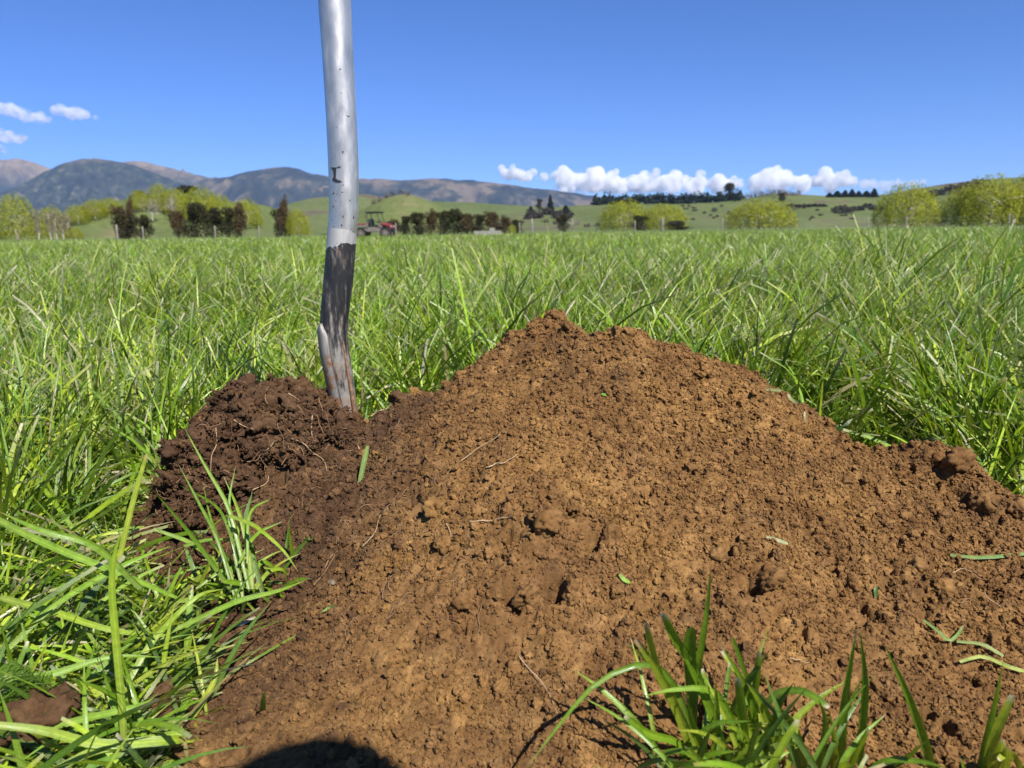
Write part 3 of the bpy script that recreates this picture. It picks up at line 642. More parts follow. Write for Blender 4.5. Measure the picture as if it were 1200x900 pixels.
TINT = np.zeros_like(ZS)
def stamp(r, g):
    n = max(2, int(r / RES) + 1); a = np.arange(-n, n + 1) * RES
    x, y = np.meshgrid(a, a); th = np.arctan2(y, x); rr = np.ones_like(x)
    for k in range(2, 7): rr += .42 / k * g.uniform(.2, 1) * np.cos(k * th + g.uniform(0, 6.28))
    d = np.hypot(x, y * g.uniform(.8, 1.3)) / (r * .88 * rr)
    dome = np.clip(1 - d ** 2.6, 0, None) ** .62
    sc = 3.2 / r
    dome = dome * (1 + (fbm(x * sc, y * sc, 3, int(g.integers(1e6))) - .5) * .9)
    return np.where(d < 1, dome, -9), n
def apply_stamps(cnt, r0, r1, hgt, sink, seed, xy=None, lib=18, tint=.16):
    g = np.random.default_rng(seed)
    libs = [(r, *stamp(r, g)) for r in np.linspace(r0, r1, lib)]
    if xy is None: xy = np.stack([g.uniform(GX0 + .03, GX1 - .03, cnt), g.uniform(GY0 + .03, GY1 - .03, cnt)], 1)
    zb = zsample(B0, xy[:, 0], xy[:, 1]); rm = zsample(rough_m, xy[:, 0], xy[:, 1])
    u = g.random(len(xy))
    for (x, y), z, m, q in zip(xy, zb, rm, u):
        if z < -.012 or q > m + .25: continue
        r, st, n = libs[g.integers(lib)]
        i = int((y - GY0) / RES); j = int((x - GX0) / RES)
        if i < n or j < n or i + n >= len(gy) or j + n >= len(gx): continue
        w_ = (slice(i - n, i + n + 1), slice(j - n, j + n + 1))
        new = B0[w_] + r * (hgt * st * (.6 + .4 * m) - sink)
        tk = new > ZS[w_]
        ZS[w_] = np.where(tk, new, ZS[w_]); TINT[w_] = np.where(tk, g.normal(0, tint), TINT[w_])
def pits(xyr, seed):
    g = np.random.default_rng(seed)
    for x, y, r, dp in xyr:
        st, n = stamp(r, g); i = int((y - GY0) / RES); j = int((x - GX0) / RES)
        if i < n or j < n or i + n >= len(gy) or j + n >= len(gx): continue
        w_ = (slice(i - n, i + n + 1), slice(j - n, j + n + 1)); ZS[w_] -= np.clip(st, 0, None) * r * dp * 1.7
apply_stamps(200, .010, .018, .60, .22, 11)
apply_stamps(1100, .005, .009, .80, .28, 12)
apply_stamps(2600, .0028, .0048, 1.0, .25, 13)
_g = np.random.default_rng(3)
pl = []
for px, py, r, dp in [(490, 605, .012, 1.3), (484, 590, .009, 1.2), (694, 632, .010, 1.5), (880, 688, .010, 1.6), (600, 632, .008, 1.3), (592, 575, .010, 1.0), (1126, 588, .012, 1.3), (820, 555, .006, 1.2), (748, 537, .005, 1.2), (950, 563, .008, 1.3), (703, 458, .005, 1.2),
                      (1050, 630, .010, 1.4), (1000, 655, .007, 1.2), (1090, 725, .009, 1.3), (1040, 690, .008, 1.2), (340, 500, .016, 1.5), (300, 545, .014, 1.4), (280, 520, .012, 1.2), (265, 590, .010, 1.4), (330, 560, .010, 1.2), (650, 690, .012, .9), (600, 700, .010, 1.0), (1085, 830, .010, 1.3), (1110, 850, .009, 1.3), (940, 740, .006, 1.3), (560, 600, .007, 1.0), (655, 385, .006, 1.0)]:
    p = hit(px, py); pl.append((p[0], p[1], r, dp))
for _ in range(420):
    pl.append((_g.uniform(GX0, GX1), _g.uniform(GY0, GY1), _g.uniform(.003, .0065), _g.uniform(.6, 1.4)))
for _ in range(150):
    pl.append((_g.uniform(GX0, GX1), _g.uniform(GY0, GY1), _g.uniform(.004, .008), _g.uniform(.8, 1.5)))
pits(pl, 21)
SOILMASK = ZS > .002
HUM = np.clip(hum + TINT, 0, 1)
def build_mound():
    keep = ZS > -.006
    q = keep[:-1, :-1] | keep[1:, :-1] | keep[:-1, 1:] | keep[1:, 1:]
    n, m = ZS.shape; idx = np.arange(n * m).reshape(n, m)
    F = np.stack([idx[:-1, :-1][q], idx[:-1, 1:][q], idx[1:, 1:][q], idx[1:, :-1][q]], -1)
    used = np.unique(F); mp = np.full(n * m, -1); mp[used] = np.arange(len(used))
    jx = (fbm(GXX * 420, GYY * 420, 2, 91) - .5) * RES * 1.3; jy = (fbm(GXX * 420, GYY * 420, 2, 97) - .5) * RES * 1.3
    V = np.stack([GXX + jx, GYY + jy, ZS], -1).reshape(-1, 3)[used]
    o = mesh_np('soil_mound', V, mp[F], M_SOIL, None, {'humus': HUM.reshape(-1)[used]})
    return tag(o, 'heap of loose crumbly brown soil dug out onto the grass', 'soil heap')
MOUND = build_mound()
# clods that can be picked out, and loose crumbs
def clod_mesh(seed, sub, m, hv):
    g = np.random.default_rng(seed); bm = bmesh.new(); bmesh.ops.create_icosphere(bm, subdivisions=sub, radius=1)
    off = g.uniform(0, 50, 3); sq = g.uniform(.7, 1.1, 3)
    from mathutils import noise as mn
    for v in bm.verts:
        c = v.co.copy(); o_ = Vector(off)
        v.co = c * (.95 + .55 * mn.noise(c * 1.2 + o_) + .40 * (.42 - mn.voronoi(c * 2.2 + o_)[0][0]) + .34 * (.35 - mn.voronoi(c * 5 + o_)[0][0]) + .16 * mn.noise(c * 11 + o_))
        v.co.x *= sq[0]; v.co.y *= sq[1]; v.co.z *= sq[2]
    me = bpy.data.meshes.new('clod'); bm.to_mesh(me); bm.free(); me.materials.append(m)
    a = me.attributes.new('humus', 'FLOAT', 'POINT'); a.data.foreach_set('value', [hv] * len(me.vertices))
    me.polygons.foreach_set('use_smooth', [True] * len(me.polygons))
    return me
CL_O = [clod_mesh(40 + i, 4, M_SOIL, .05 + .08 * (i % 3)) for i in range(6)]
CL_D = [clod_mesh(60 + i, 4, M_SOIL, .75 + .1 * (i % 3)) for i in range(6)]
def put_clod(p, r, dark, sink=.25):
    me = (CL_D if dark else CL_O)[rng.integers(6)]
    link_mesh('clod', me, MOUND, (p[0], p[1], p[2] + r * (1 - sink) * .55), tuple(rng.uniform(0, 6.28, 3)), r)
for px, py, r in [(712, 462, .0085), (530, 517, .0075), (905, 682, .017), (545, 708, .016), (510, 598, .016), (640, 612, .020), (715, 632, .017), (1152, 592, .021), (1120, 545, .022), (1092, 540, .016), (652, 374, .012), (662, 384, .011), (640, 382, .012), (676, 391, .010), (725, 392, .011), (738, 391, .010), (672, 695, .015), (1105, 690, .014), (1075, 668, .013), (970, 590, .011), (965, 615, .010), (760, 640, .010), (840, 655, .012),
                  (600, 655, .011), (575, 650, .010), (620, 700, .016), (1030, 580, .011), (1060, 610, .012), (990, 565, .010), (870, 475, .008), (820, 440, .008), (468, 468, .017), (485, 462, .012), (540, 440, .009), (520, 640, .012), (470, 640, .010), (1140, 700, .011), (1170, 640, .012), (1190, 600, .016), (750, 720, .012), (905, 590, .009), (1000, 690, .010)]:
    put_clod(hit(px, py), r * .66, px < 480 or rng.random() < .02, .75)
for _ in range(120):
    px = rng.uniform(210, 1195); py = rng.uniform(400, 890)
    p = hit(px, py)
    if p[2] < .012: continue
    put_clod(p, rng.uniform(.0034, .0062) * (1.3 if px < 480 and py < 680 else 1), px < 420 or rng.random() < .03, rng.uniform(.4, .9))
def crumb_sources():
    c = bpy.data.collections.new('crumb_shapes'); from mathutils import noise as mn
    for k in range(14):
        g = np.random.default_rng(200 + k); bm = bmesh.new(); bmesh.ops.create_icosphere(bm, subdivisions=2, radius=1); o_ = Vector(g.uniform(0, 90, 3))
        sq = g.uniform(.65, 1.15, 3)
        for v in bm.verts:
            q = v.co.copy(); f1 = mn.voronoi(q * 1.5 + o_)[0][0]
            d = 1 + .75 * mn.noise(q * 1.1 + o_) + .60 * (.45 - f1) + .45 * mn.noise(q * 2.7 + o_)
            v.co = Vector((q.x * sq[0], q.y * sq[1], q.z * sq[2])) * d
        me = bpy.data.meshes.new('crumb_shape'); bm.to_mesh(me); bm.free(); me.materials.append(M_CRUMB)
        c.objects.link(bpy.data.objects.new('crumb_shape', me))
    return c
CRUMB_SRC = crumb_sources()
def crumb_group():
    ng = bpy.data.node_groups.new('crumbs', 'GeometryNodeTree')
    ng.interface.new_socket('Geometry', in_out='INPUT', socket_type='NodeSocketGeometry'); ng.interface.new_socket('Geometry', in_out='OUTPUT', socket_type='NodeSocketGeometry')
    n = ng.nodes; L = ng.links.new
    gi, go = n.new('NodeGroupInput'), n.new('NodeGroupOutput')
    ip = n.new('GeometryNodeInstanceOnPoints'); ci = n.new('GeometryNodeCollectionInfo'); ci.inputs['Collection'].default_value = CRUMB_SRC
    ci.inputs['Separate Children'].default_value = True; ci.inputs['Reset Children'].default_value = True
    def attr(nm, ty):
        a = n.new('GeometryNodeInputNamedAttribute'); a.data_type = ty; a.inputs['Name'].default_value = nm; return a.outputs[0]
    mp = n.new('GeometryNodeMeshToPoints'); L(gi.outputs[0], mp.inputs['Mesh']); L(mp.outputs[0], ip.inputs['Points']); L(ci.outputs[0], ip.inputs['Instance'])
    ip.inputs['Pick Instance'].default_value = True
    er = n.new('FunctionNodeEulerToRotation'); L(attr('rot', 'FLOAT_VECTOR'), er.inputs[0]); L(er.outputs[0], ip.inputs['Rotation'])
    L(attr('size', 'FLOAT'), ip.inputs['Scale']); L(ip.outputs[0], go.inputs[0])
    return ng
CRUMB_NG = crumb_group()
def crumb_cloud(name, P, r, hum_, parent, g):
    me = bpy.data.meshes.new(name); me.vertices.add(len(P)); me.vertices.foreach_set('co', np.asarray(P, np.float32).ravel())
    for nm, ty, a in (('size', 'FLOAT', r), ('humus', 'FLOAT', hum_), ('rot', 'FLOAT_VECTOR', g.uniform(0, 6.28, (len(P), 3)))):
        me.attributes.new(nm, ty, 'POINT').data.foreach_set('vector' if ty == 'FLOAT_VECTOR' else 'value', np.asarray(a, np.float32).ravel())
    me.materials.append(M_CRUMB)
    o = bpy.data.objects.new(name, me); COL.objects.link(o); o.parent = parent; o['kind'] = 'stuff'
    o.modifiers.new('crumbs', 'NODES').node_group = CRUMB_NG
    return o
def crumbs():
    g = np.random.default_rng(15)
    n = 900000
    x = g.uniform(GX0 + .02, GX1 - .02, n); y = g.uniform(GY0 + .02, GY1 - .02, n); z = zsample(ZS, x, y)
    cov = np.clip(-.02 + 1.0 * zsample(rough_m, x, y) + .5 * (fbm(x * 22, y * 22, 3, 63) - .5), .10, 1)
    ok = (z > .003) & (y < 1.12) & (g.random(n) < cov)
    x, y, z = x[ok], y[ok], z[ok]; n = len(x); print('crumbs', n)
    r = .0005 + .0007 * g.random(n) + .0026 * g.random(n) ** 9
    big = g.random(n) < .006; r[big] = g.uniform(.0022, .0044, big.sum())
    crumb_cloud('soil_crumbs', np.stack([x, y, z + r * g.uniform(-.1, .75, n)], 1), r, np.clip(zsample(HUM, x, y) + g.normal(0, .16, n), 0, 1), MOUND, g)
crumbs()

# ------------------------------------------------------------------ root-bound turf clod left of the shovel
def turf_clod():
    from mathutils import noise as mn
    g = np.random.default_rng(52)
    t = thing('turf_clod', 'dark brown root bound clod of topsoil left of the shovel', 'soil clod', tuple(atY(330, 490, .865)))
    c0 = np.array(t.location)
    mb = MB()
    def lump(c, rad, sub, amp, seed, sq=(1, 1, 1)):
        bm = bmesh.new(); bmesh.ops.create_icosphere(bm, subdivisions=sub, radius=1); o_ = Vector((seed * 1.7, seed * .3, seed))
        for v in bm.verts:
            q = v.co.copy(); d = 1 + amp * (mn.noise(q * 1.6 + o_) + .9 * (.4 - mn.voronoi(q * 2.6 + o_)[0][0]) * 2 + 1.1 * (.35 - mn.voronoi(q * 6 + o_)[0][0]) + .4 * mn.noise(q * 17 + o_))
            v.co = Vector((q.x * sq[0], q.y * sq[1], q.z * sq[2])) * d
        V = np.array([v.co for v in bm.verts]) * rad + c; F = np.array([[v.index for v in f.verts] for f in bm.faces]); bm.free()
        mb.add(V, F)
        return V
    W = lambda px, py, d: at(px, py, d) - c0
    big = [(330, 484, .885, .034), (300, 476, .885, .030), (285, 470, .89, .027), (352, 474, .89, .031), (370, 478, .885, .026), (320, 464, .895, .026), (382, 492, .87, .022), (300, 500, .87, .030), (262, 505, .865, .026), (240, 520, .86, .026), (222, 530, .85, .024), (215, 565, .84, .024), (260, 540, .845, .028), (345, 505, .86, .028), (222, 600, .81, .022), (250, 580, .82, .022), (310, 530, .84, .022), (286, 455, .893, .016), (346, 454, .895, .017), (378, 468, .89, .015), (396, 500, .865, .016), (376, 508, .855, .020), (350, 528, .835, .020), (405, 512, .845, .013), (280, 560, .82, .022), (235, 555, .84, .022)]
    srf = []
    for k, (px, py, d, r) in enumerate(big): srf.append(lump(W(px, py, d), r, 4, .40, k + 3, (1.2, 1.05, .80)))
    srf = np.vstack(srf)
    sel = srf[g.integers(0, len(srf), 420)]
    for k, p in enumerate(sel):
        lump(p + g.normal(0, .002, 3), .0025 + .007 * g.random() ** 3, 3, .35, 40 + k * .37, tuple(g.uniform(.7, 1.2, 3)))
    o = mb.build('soil_lumps', M_HUMUS, t)
    q = srf[srf[:, 1] < np.percentile(srf[:, 1], 75)]; q = q[g.integers(0, len(q), 26000)] + g.normal(0, .0013, (26000, 3)); r_ = .0005 + .0008 * g.random(26000) + .003 * g.random(26000) ** 9
    crumb_cloud('soil_crumbs', q, r_, np.clip(g.normal(.95, .12, 26000), 0, 1), t, g)
    from mathutils.bvhtree import BVHTree
    TREE = BVHTree.FromPolygons([tuple(v) for v in np.vstack(mb.V)], [tuple(int(i) for i in f) for f in np.vstack(mb.F[3])])
    # roots: the fine ones as one mesh, the pale ones singly
    mb2 = MB()
    fr = srf[srf[:, 1] < np.percentile(srf[:, 1], 55)]
    for k in range(230):
        p = fr[g.integers(len(fr))] + [0, -.003, .001]; L = g.uniform(.008, .035); a = g.uniform(0, 6.28)
        d = np.array([math.cos(a), -.25, math.sin(a) * .8]); pts = [p]
        for s in range(5):
            d = d + g.normal(0, .5, 3); d /= np.linalg.norm(d); pts.append(pts[-1] + d * L / 5)
        mb2.add(*tube_np(spline(pts, 9), .00022 + .0003 * g.random() ** 2, 4))
    # whiskers standing up along the top edge
    topv = srf[srf[:, 2] > np.percentile(srf[:, 2], 80)]
    for k in range(70):
        p = topv[g.integers(len(topv))]; L = g.uniform(.006, .022); d = np.array([g.normal(0, .7), g.normal(0, .4), .8]); pts = [p]
        for s in range(4):
            d = d + g.normal(0, .55, 3); d /= np.linalg.norm(d); pts.append(pts[-1] + d * L / 4)
        mb2.add(*tube_np(spline(pts, 8), .00025, 4))
    r = mb2.build('root_fibres', M_ROOT, t); r['kind'] = 'stuff'
    for path in [[(317, 450), (312, 458), (311, 468), (314, 473)], [(253, 502), (254, 520), (248, 534), (247, 552)], [(341, 514), (355, 519), (366, 530), (380, 542), (383, 552)], [(338, 461), (345, 465), (352, 470)], [(366, 487), (365, 500), (366, 515)], [(310, 530), (318, 522), (322, 516)], [(418, 519), (421, 527), (422, 534)], [(296, 574), (303, 571), (313, 566), (315, 558)], [(274, 492), (285, 499), (297, 503)]]:
        P = []
        for x, y in spline(np.array([(a_, b_, 0) for a_, b_ in path], float), 9)[:, :2]:
            d_ = Vector(ray(x, y)); h_ = TREE.ray_cast(Vector(CAM - c0), d_)[0]; z_ = hit(x, y)
            if h_ is None or (h_ - Vector(CAM - c0)).length > np.linalg.norm(z_ - CAM): h_ = Vector(z_ - c0)
            P.append(np.array(h_) - np.array(d_) * .0035)
        V, F = tube_np(spline(P, 12), np.linspace(.0006, .0003, 12), 5); mesh_np('root', V, F, M_PALEROOT, t)
    return t
TURF = turf_clod()

# ------------------------------------------------------------------ shovel
def shovel():
    m, t, b = mat('galvanised_tube', (.55, .56, .58), .34, .8)
    tc = N(t, 'ShaderNodeNewGeometry').outputs['Position']
    st = N(t, 'ShaderNodeMapping'); st.inputs['Scale'].default_value = (1, 1, .35); t.links.new(tc, st.inputs[0])
    n1 = noise_node(t, 90, 6, .6, st.outputs[0]); n2 = noise_node(t, 260, 2, .5, tc); n3 = noise_node(t, 38, 2, .5, tc)
    sil = ramp(t, n1.outputs[0], [(.3, (.46, .445, .42)), (.55, (.60, .58, .55)), (.7, (.72, .70, .67))]).outputs[0]
    sep = N(t, 'ShaderNodeSeparateXYZ'); t.links.new(tc, sep.inputs[0])
    mr = N(t, 'ShaderNodeMapRange'); mr.inputs[1].default_value = .44; mr.inputs[2].default_value = .30; t.links.new(sep.outputs[2], mr.inputs[0])
    mul = N(t, 'ShaderNodeMath', operation='MULTIPLY_ADD'); t.links.new(mr.outputs[0], mul.inputs[0]); mul.inputs[1].default_value = .12; t.links.new(n2.outputs[0], mul.inputs[2])
    chip = ramp(t, mul.outputs[0], [(.725, (0, 0, 0)), (.745, (1, 1, 1))]).outputs[0]
    c = mixc(t, chip, sil, (.05, .04, .035)); t.links.new(c, b.inputs['Base Color'])
    inv = N(t, 'ShaderNodeMath', operation='MULTIPLY_ADD'); t.links.new(chip, inv.inputs[0]); inv.inputs[1].default_value = -.8; inv.inputs[2].default_value = .8
    t.links.new(inv.outputs[0], b.inputs['Metallic'])
    t.links.new(ramp(t, n1.outputs[0], [(.3, (.36, .36, .36)), (.7, (.52, .52, .52))]).outputs[0], b.inputs['Roughness'])
    bump(t, b, n1.outputs[0], .15, .001)
    msil = m
    m, t, b = mat('worn_black_paint', rough=.45)
    tc = N(t, 'ShaderNodeNewGeometry').outputs['Position']
    st = N(t, 'ShaderNodeMapping'); st.inputs['Scale'].default_value = (1, 1, .22); st.inputs['Rotation'].default_value = (0, R(18), 0); t.links.new(tc, st.inputs[0])
    n1 = noise_node(t, 150, 7, .68, st.outputs[0]); n2 = noise_node(t, 35, 4, .6, tc)
    sep = N(t, 'ShaderNodeSeparateXYZ'); t.links.new(tc, sep.inputs[0])
    mr = N(t, 'ShaderNodeMapRange'); mr.inputs[1].default_value = .27; mr.inputs[2].default_value = .11; t.links.new(sep.outputs[2], mr.inputs[0])
    ad = N(t, 'ShaderNodeMath', operation='MULTIPLY_ADD'); t.links.new(mr.outputs[0], ad.inputs[0]); ad.inputs[1].default_value = .30; t.links.new(n1.outputs[0], ad.inputs[2])
    wear = ramp(t, ad.outputs[0], [(.52, (0, 0, 0)), (.60, (.25, .25, .25)), (.68, (1, 1, 1))]).outputs[0]
    steel = ramp(t, n2.outputs[0], [(.35, (.13, .12, .11)), (.5, (.235, .215, .19)), (.70, (.19, .125, .08))]).outputs[0]
    cb_ = mixc(t, wear, (.018, .018, .019), steel)
    ne_ = noise_node(t, 110, 5, .7, tc); zl_ = float(atY(400, 289, .872)[2])
    zt_ = N(t, 'ShaderNodeMath', operation='MULTIPLY_ADD'); t.links.new(ne_.outputs[0], zt_.inputs[0]); zt_.inputs[1].default_value = .030; t.links.new(sep.outputs[2], zt_.inputs[2])
    xs_ = N(t, 'ShaderNodeMath', operation='MULTIPLY_ADD'); t.links.new(sep.outputs[0], xs_.inputs[0]); xs_.inputs[1].default_value = -.25; t.links.new(zt_.outputs[0], xs_.inputs[2])
    off_ = zl_ + .015 - .25 * float(atY(398, 289, .872)[0])
    gt_ = N(t, 'ShaderNodeMath', operation='GREATER_THAN'); t.links.new(xs_.outputs[0], gt_.inputs[0]); gt_.inputs[1].default_value = off_
    t.links.new(mixc(t, gt_.outputs[0], cb_, (.56, .54, .51)), b.inputs['Base Color'])
    mm_ = N(t, 'ShaderNodeMath', operation='MULTIPLY'); t.links.new(gt_.outputs[0], mm_.inputs[0]); mm_.inputs[1].default_value = .6; t.links.new(mm_.outputs[0], b.inputs['Metallic'])
    t.links.new(ramp(t, n1.outputs[0], [(.3, (.35, .35, .35)), (.7, (.75, .75, .75))]).outputs[0], b.inputs['Roughness'])
    bump(t, b, n1.outputs[0], .35, .0012)
    mblk = m
    m, t, b = mat('worn_steel', rough=.5, metal=.3)
    tc = N(t, 'ShaderNodeNewGeometry').outputs['Position']
    st = N(t, 'ShaderNodeMapping'); st.inputs['Scale'].default_value = (1, 1, .15); t.links.new(tc, st.inputs[0])
    n1 = noise_node(t, 160, 7, .65, st.outputs[0]); n2 = noise_node(t, 45, 5, .6, tc)
    c = ramp(t, n1.outputs[0], [(.3, (.11, .10, .095)), (.55, (.25, .235, .215)), (.75, (.42, .40, .37))]).outputs[0]
    rs = ramp(t, n2.outputs[0], [(.54, (0, 0, 0)), (.64, (1, 1, 1))]).outputs[0]
    t.links.new(mixc(t, rs, c, (.20, .085, .03)), b.inputs['Base Color']); bump(t, b, n1.outputs[0], .3, .001)
    mst = m
    Y0 = .872
    base = atY(408, 500, Y0)
    root = thing('shovel', 'steel shovel with grey tube shaft and scuffed black neck stuck in the soil', 'shovel', tuple(base))
    def sweep(rows, nm, mt, n=28, ext=None, ridge=0.0, dy=0.0):
        C = []; A = []
        for y, xl, xr in rows:
            p = atY((xl + xr) / 2, y, Y0 + dy); d = p[1] / ray((xl + xr) / 2, y)[1]
            C.append(p); A.append((xr - xl) / 2 / 900 * d)
        C = spline(C, len(rows) * 4); A = np.interp(np.linspace(0, 1, len(C)), np.linspace(0, 1, len(A)), A)
        th = np.linspace(0, 2 * np.pi, n, endpoint=False)
        T = np.gradient(C, axis=0); T /= np.linalg.norm(T, axis=1)[:, None]
        X = np.cross(np.array([0, 1.0, 0]), T); X /= np.linalg.norm(X, axis=1)[:, None]; Yv = np.cross(T, X)
        V = C[:, None] + A[:, None, None] * (np.cos(th)[None, :, None] * X[:, None] + np.sin(th)[None, :, None] * Yv[:, None])
        k = len(C); i = np.arange(k - 1)[:, None] * n; j = np.arange(n)[None]; q = (j + 1) % n
        F = np.stack([i + j, i + q, i + n + q, i + n + j], -1).reshape(-1, 4)
        cap = [np.array([[0, a, a + 1] for a in range(1, n - 1)]), np.array([[(k - 1) * n, (k - 1) * n + a + 1, (k - 1) * n + a] for a in range(1, n - 1)])]
        o = mesh_np(nm, V.reshape(-1, 3) - base, F, mt, root)
        return C, A, o
    C, A, SH = sweep([(-620, 333, 381), (-300, 352.5, 394.5), (-100, 366.5, 404.5), (0, 373, 411), (65, 377.9, 414), (130, 382, 417.2), (195, 385, 420), (240, 386, 419.7), (252, 386, 419.5), (264, 385.2, 418.6), (276, 384.3, 417.4), (289, 383.3, 416.2)], 'shaft', msil)
    sweep([(268, 384.3, 418.1), (289, 383.1, 416.5), (305, 381.5, 415.4), (330, 379.3, 413.5), (355, 377, 410), (378, 375.5, 407.5), (400, 376.5, 407.5), (425, 380.5, 411), (455, 387, 415.5), (490, 395, 420.5), (540, 407, 428)], 'socket', mblk)
    SHAFT = BVHTree.FromPolygons([tuple(v.co) for v in SH.data.vertices], [tuple(p.vertices) for p in SH.data.polygons])
    # D grip at the top, out of the picture
    tp = C[0] - base; V, F = tube_np([tp + [-.06, 0, .03], tp + [-.03, 0, 0], tp, tp + [.03, 0, 0], tp + [.06, 0, .03], tp + [.06, 0, .09], tp + [0, 0, .1], tp + [-.06, 0, .09], tp + [-.06, 0, .03]], .014, 10); mesh_np('grip', V, F, M_BLACKPL, root)
    # blade: dished sheet seen almost edge on, its near flange on the left, mostly buried
    rows = [(379, 374.5, -.004, .004), (386, 371.5, -.004, .004), (394, 372, -.012, .012), (415, 374.5, -.022, .020), (450, 382, -.026, .034), (490, 392, -.030, .050), (560, 410, -.034, .070), (680, 440, -.03, .075)]
    V = []; nc = 9
    for y, xl, a0, a1 in rows:
        pl_ = atY(xl, y, Y0 - .012) - base; pr = atY(xl + (3 if y < 382 else 9 if y < 390 else 13 if y < 500 else 24), y, Y0 - (.014 if y < 390 else .018)) - base
        for th_ in (0, 1):
            for c in range(nc):
                f = c / (nc - 1)
                p = pl_ + (pr - pl_) * f + np.array([0, -.004 * math.sin(f * math.pi), 0])
                V.append(p + np.array([.0, .0026 * th_, 0]))
    V = np.array(V); nr = len(rows); F = []
    I = lambda r_, t_, c_: (r_ * 2 + t_) * nc + c_
    for r_ in range(nr - 1):
        for c_ in range(nc - 1):
            F.append([I(r_, 0, c_), I(r_, 0, c_ + 1), I(r_ + 1, 0, c_ + 1), I(r_ + 1, 0, c_)]); F.append([I(r_, 1, c_ + 1), I(r_, 1, c_), I(r_ + 1, 1, c_), I(r_ + 1, 1, c_ + 1)])
        for c_ in (0, nc - 1): F.append([I(r_, 0, c_), I(r_ + 1, 0, c_), I(r_ + 1, 1, c_), I(r_, 1, c_)])
    for c_ in range(nc - 1): F.append([I(0, 0, c_), I(0, 1, c_), I(0, 1, c_ + 1), I(0, 0, c_ + 1)])
    mesh_np('blade', V, np.array(F), mst, root)
    # rusty seam down the right of the socket
    P = [atY(x, y, Y0 - .0095) - base for x, y in [(402, 400), (406, 425), (410, 448), (414.5, 475), (419, 505)]]
    V, F = tube_np(spline(P, 20), np.linspace(.0012, .0030, 20), 8); mesh_np('seam', V, F, plain('rusty_steel', (.24, .14, .075), .7, .3, .6, 160), root)
    # remnant of a black sticker: a torn I shaped scrap on the tube
    def wrap(rows, nm, mt, off, nc):
        V = []
        for y, xl, xr in rows:
            for x in np.linspace(xl, xr, nc):
                d_ = Vector(ray(x, y)); h_ = SHAFT.ray_cast(Vector(CAM - base), d_)
                V.append(np.array(h_[0]) - np.array(d_) * off)
        m_ = len(rows); i_ = np.arange(m_ - 1)[:, None] * nc; j_ = np.arange(nc - 1)[None]
        mesh_np(nm, np.array(V), np.stack([i_ + j_, i_ + nc + j_, i_ + nc + j_ + 1, i_ + j_ + 1], -1).reshape(-1, 4), mt, root)
    wrap([(196.2, 387.3, 398), (196.8, 387.6, 394.2), (197.8, 388.8, 394), (199.5, 390.3, 393.8), (204, 391, 393.6), (208.6, 390.8, 393.3), (209.2, 389.2, 393.5), (210.5, 389.2, 395.5), (212, 390.2, 399.5), (213, 392, 400.8), (213.8, 394, 398)], 'sticker_scrap', M_BLACKPL, .0006, 7)
    wrap([(195.0, 396.2, 399.2), (195.8, 395.2, 399.4), (196.5, 394, 398)], 'sticker_scrap', M_BLACKPL, .0006, 4)
    return root
shovel()

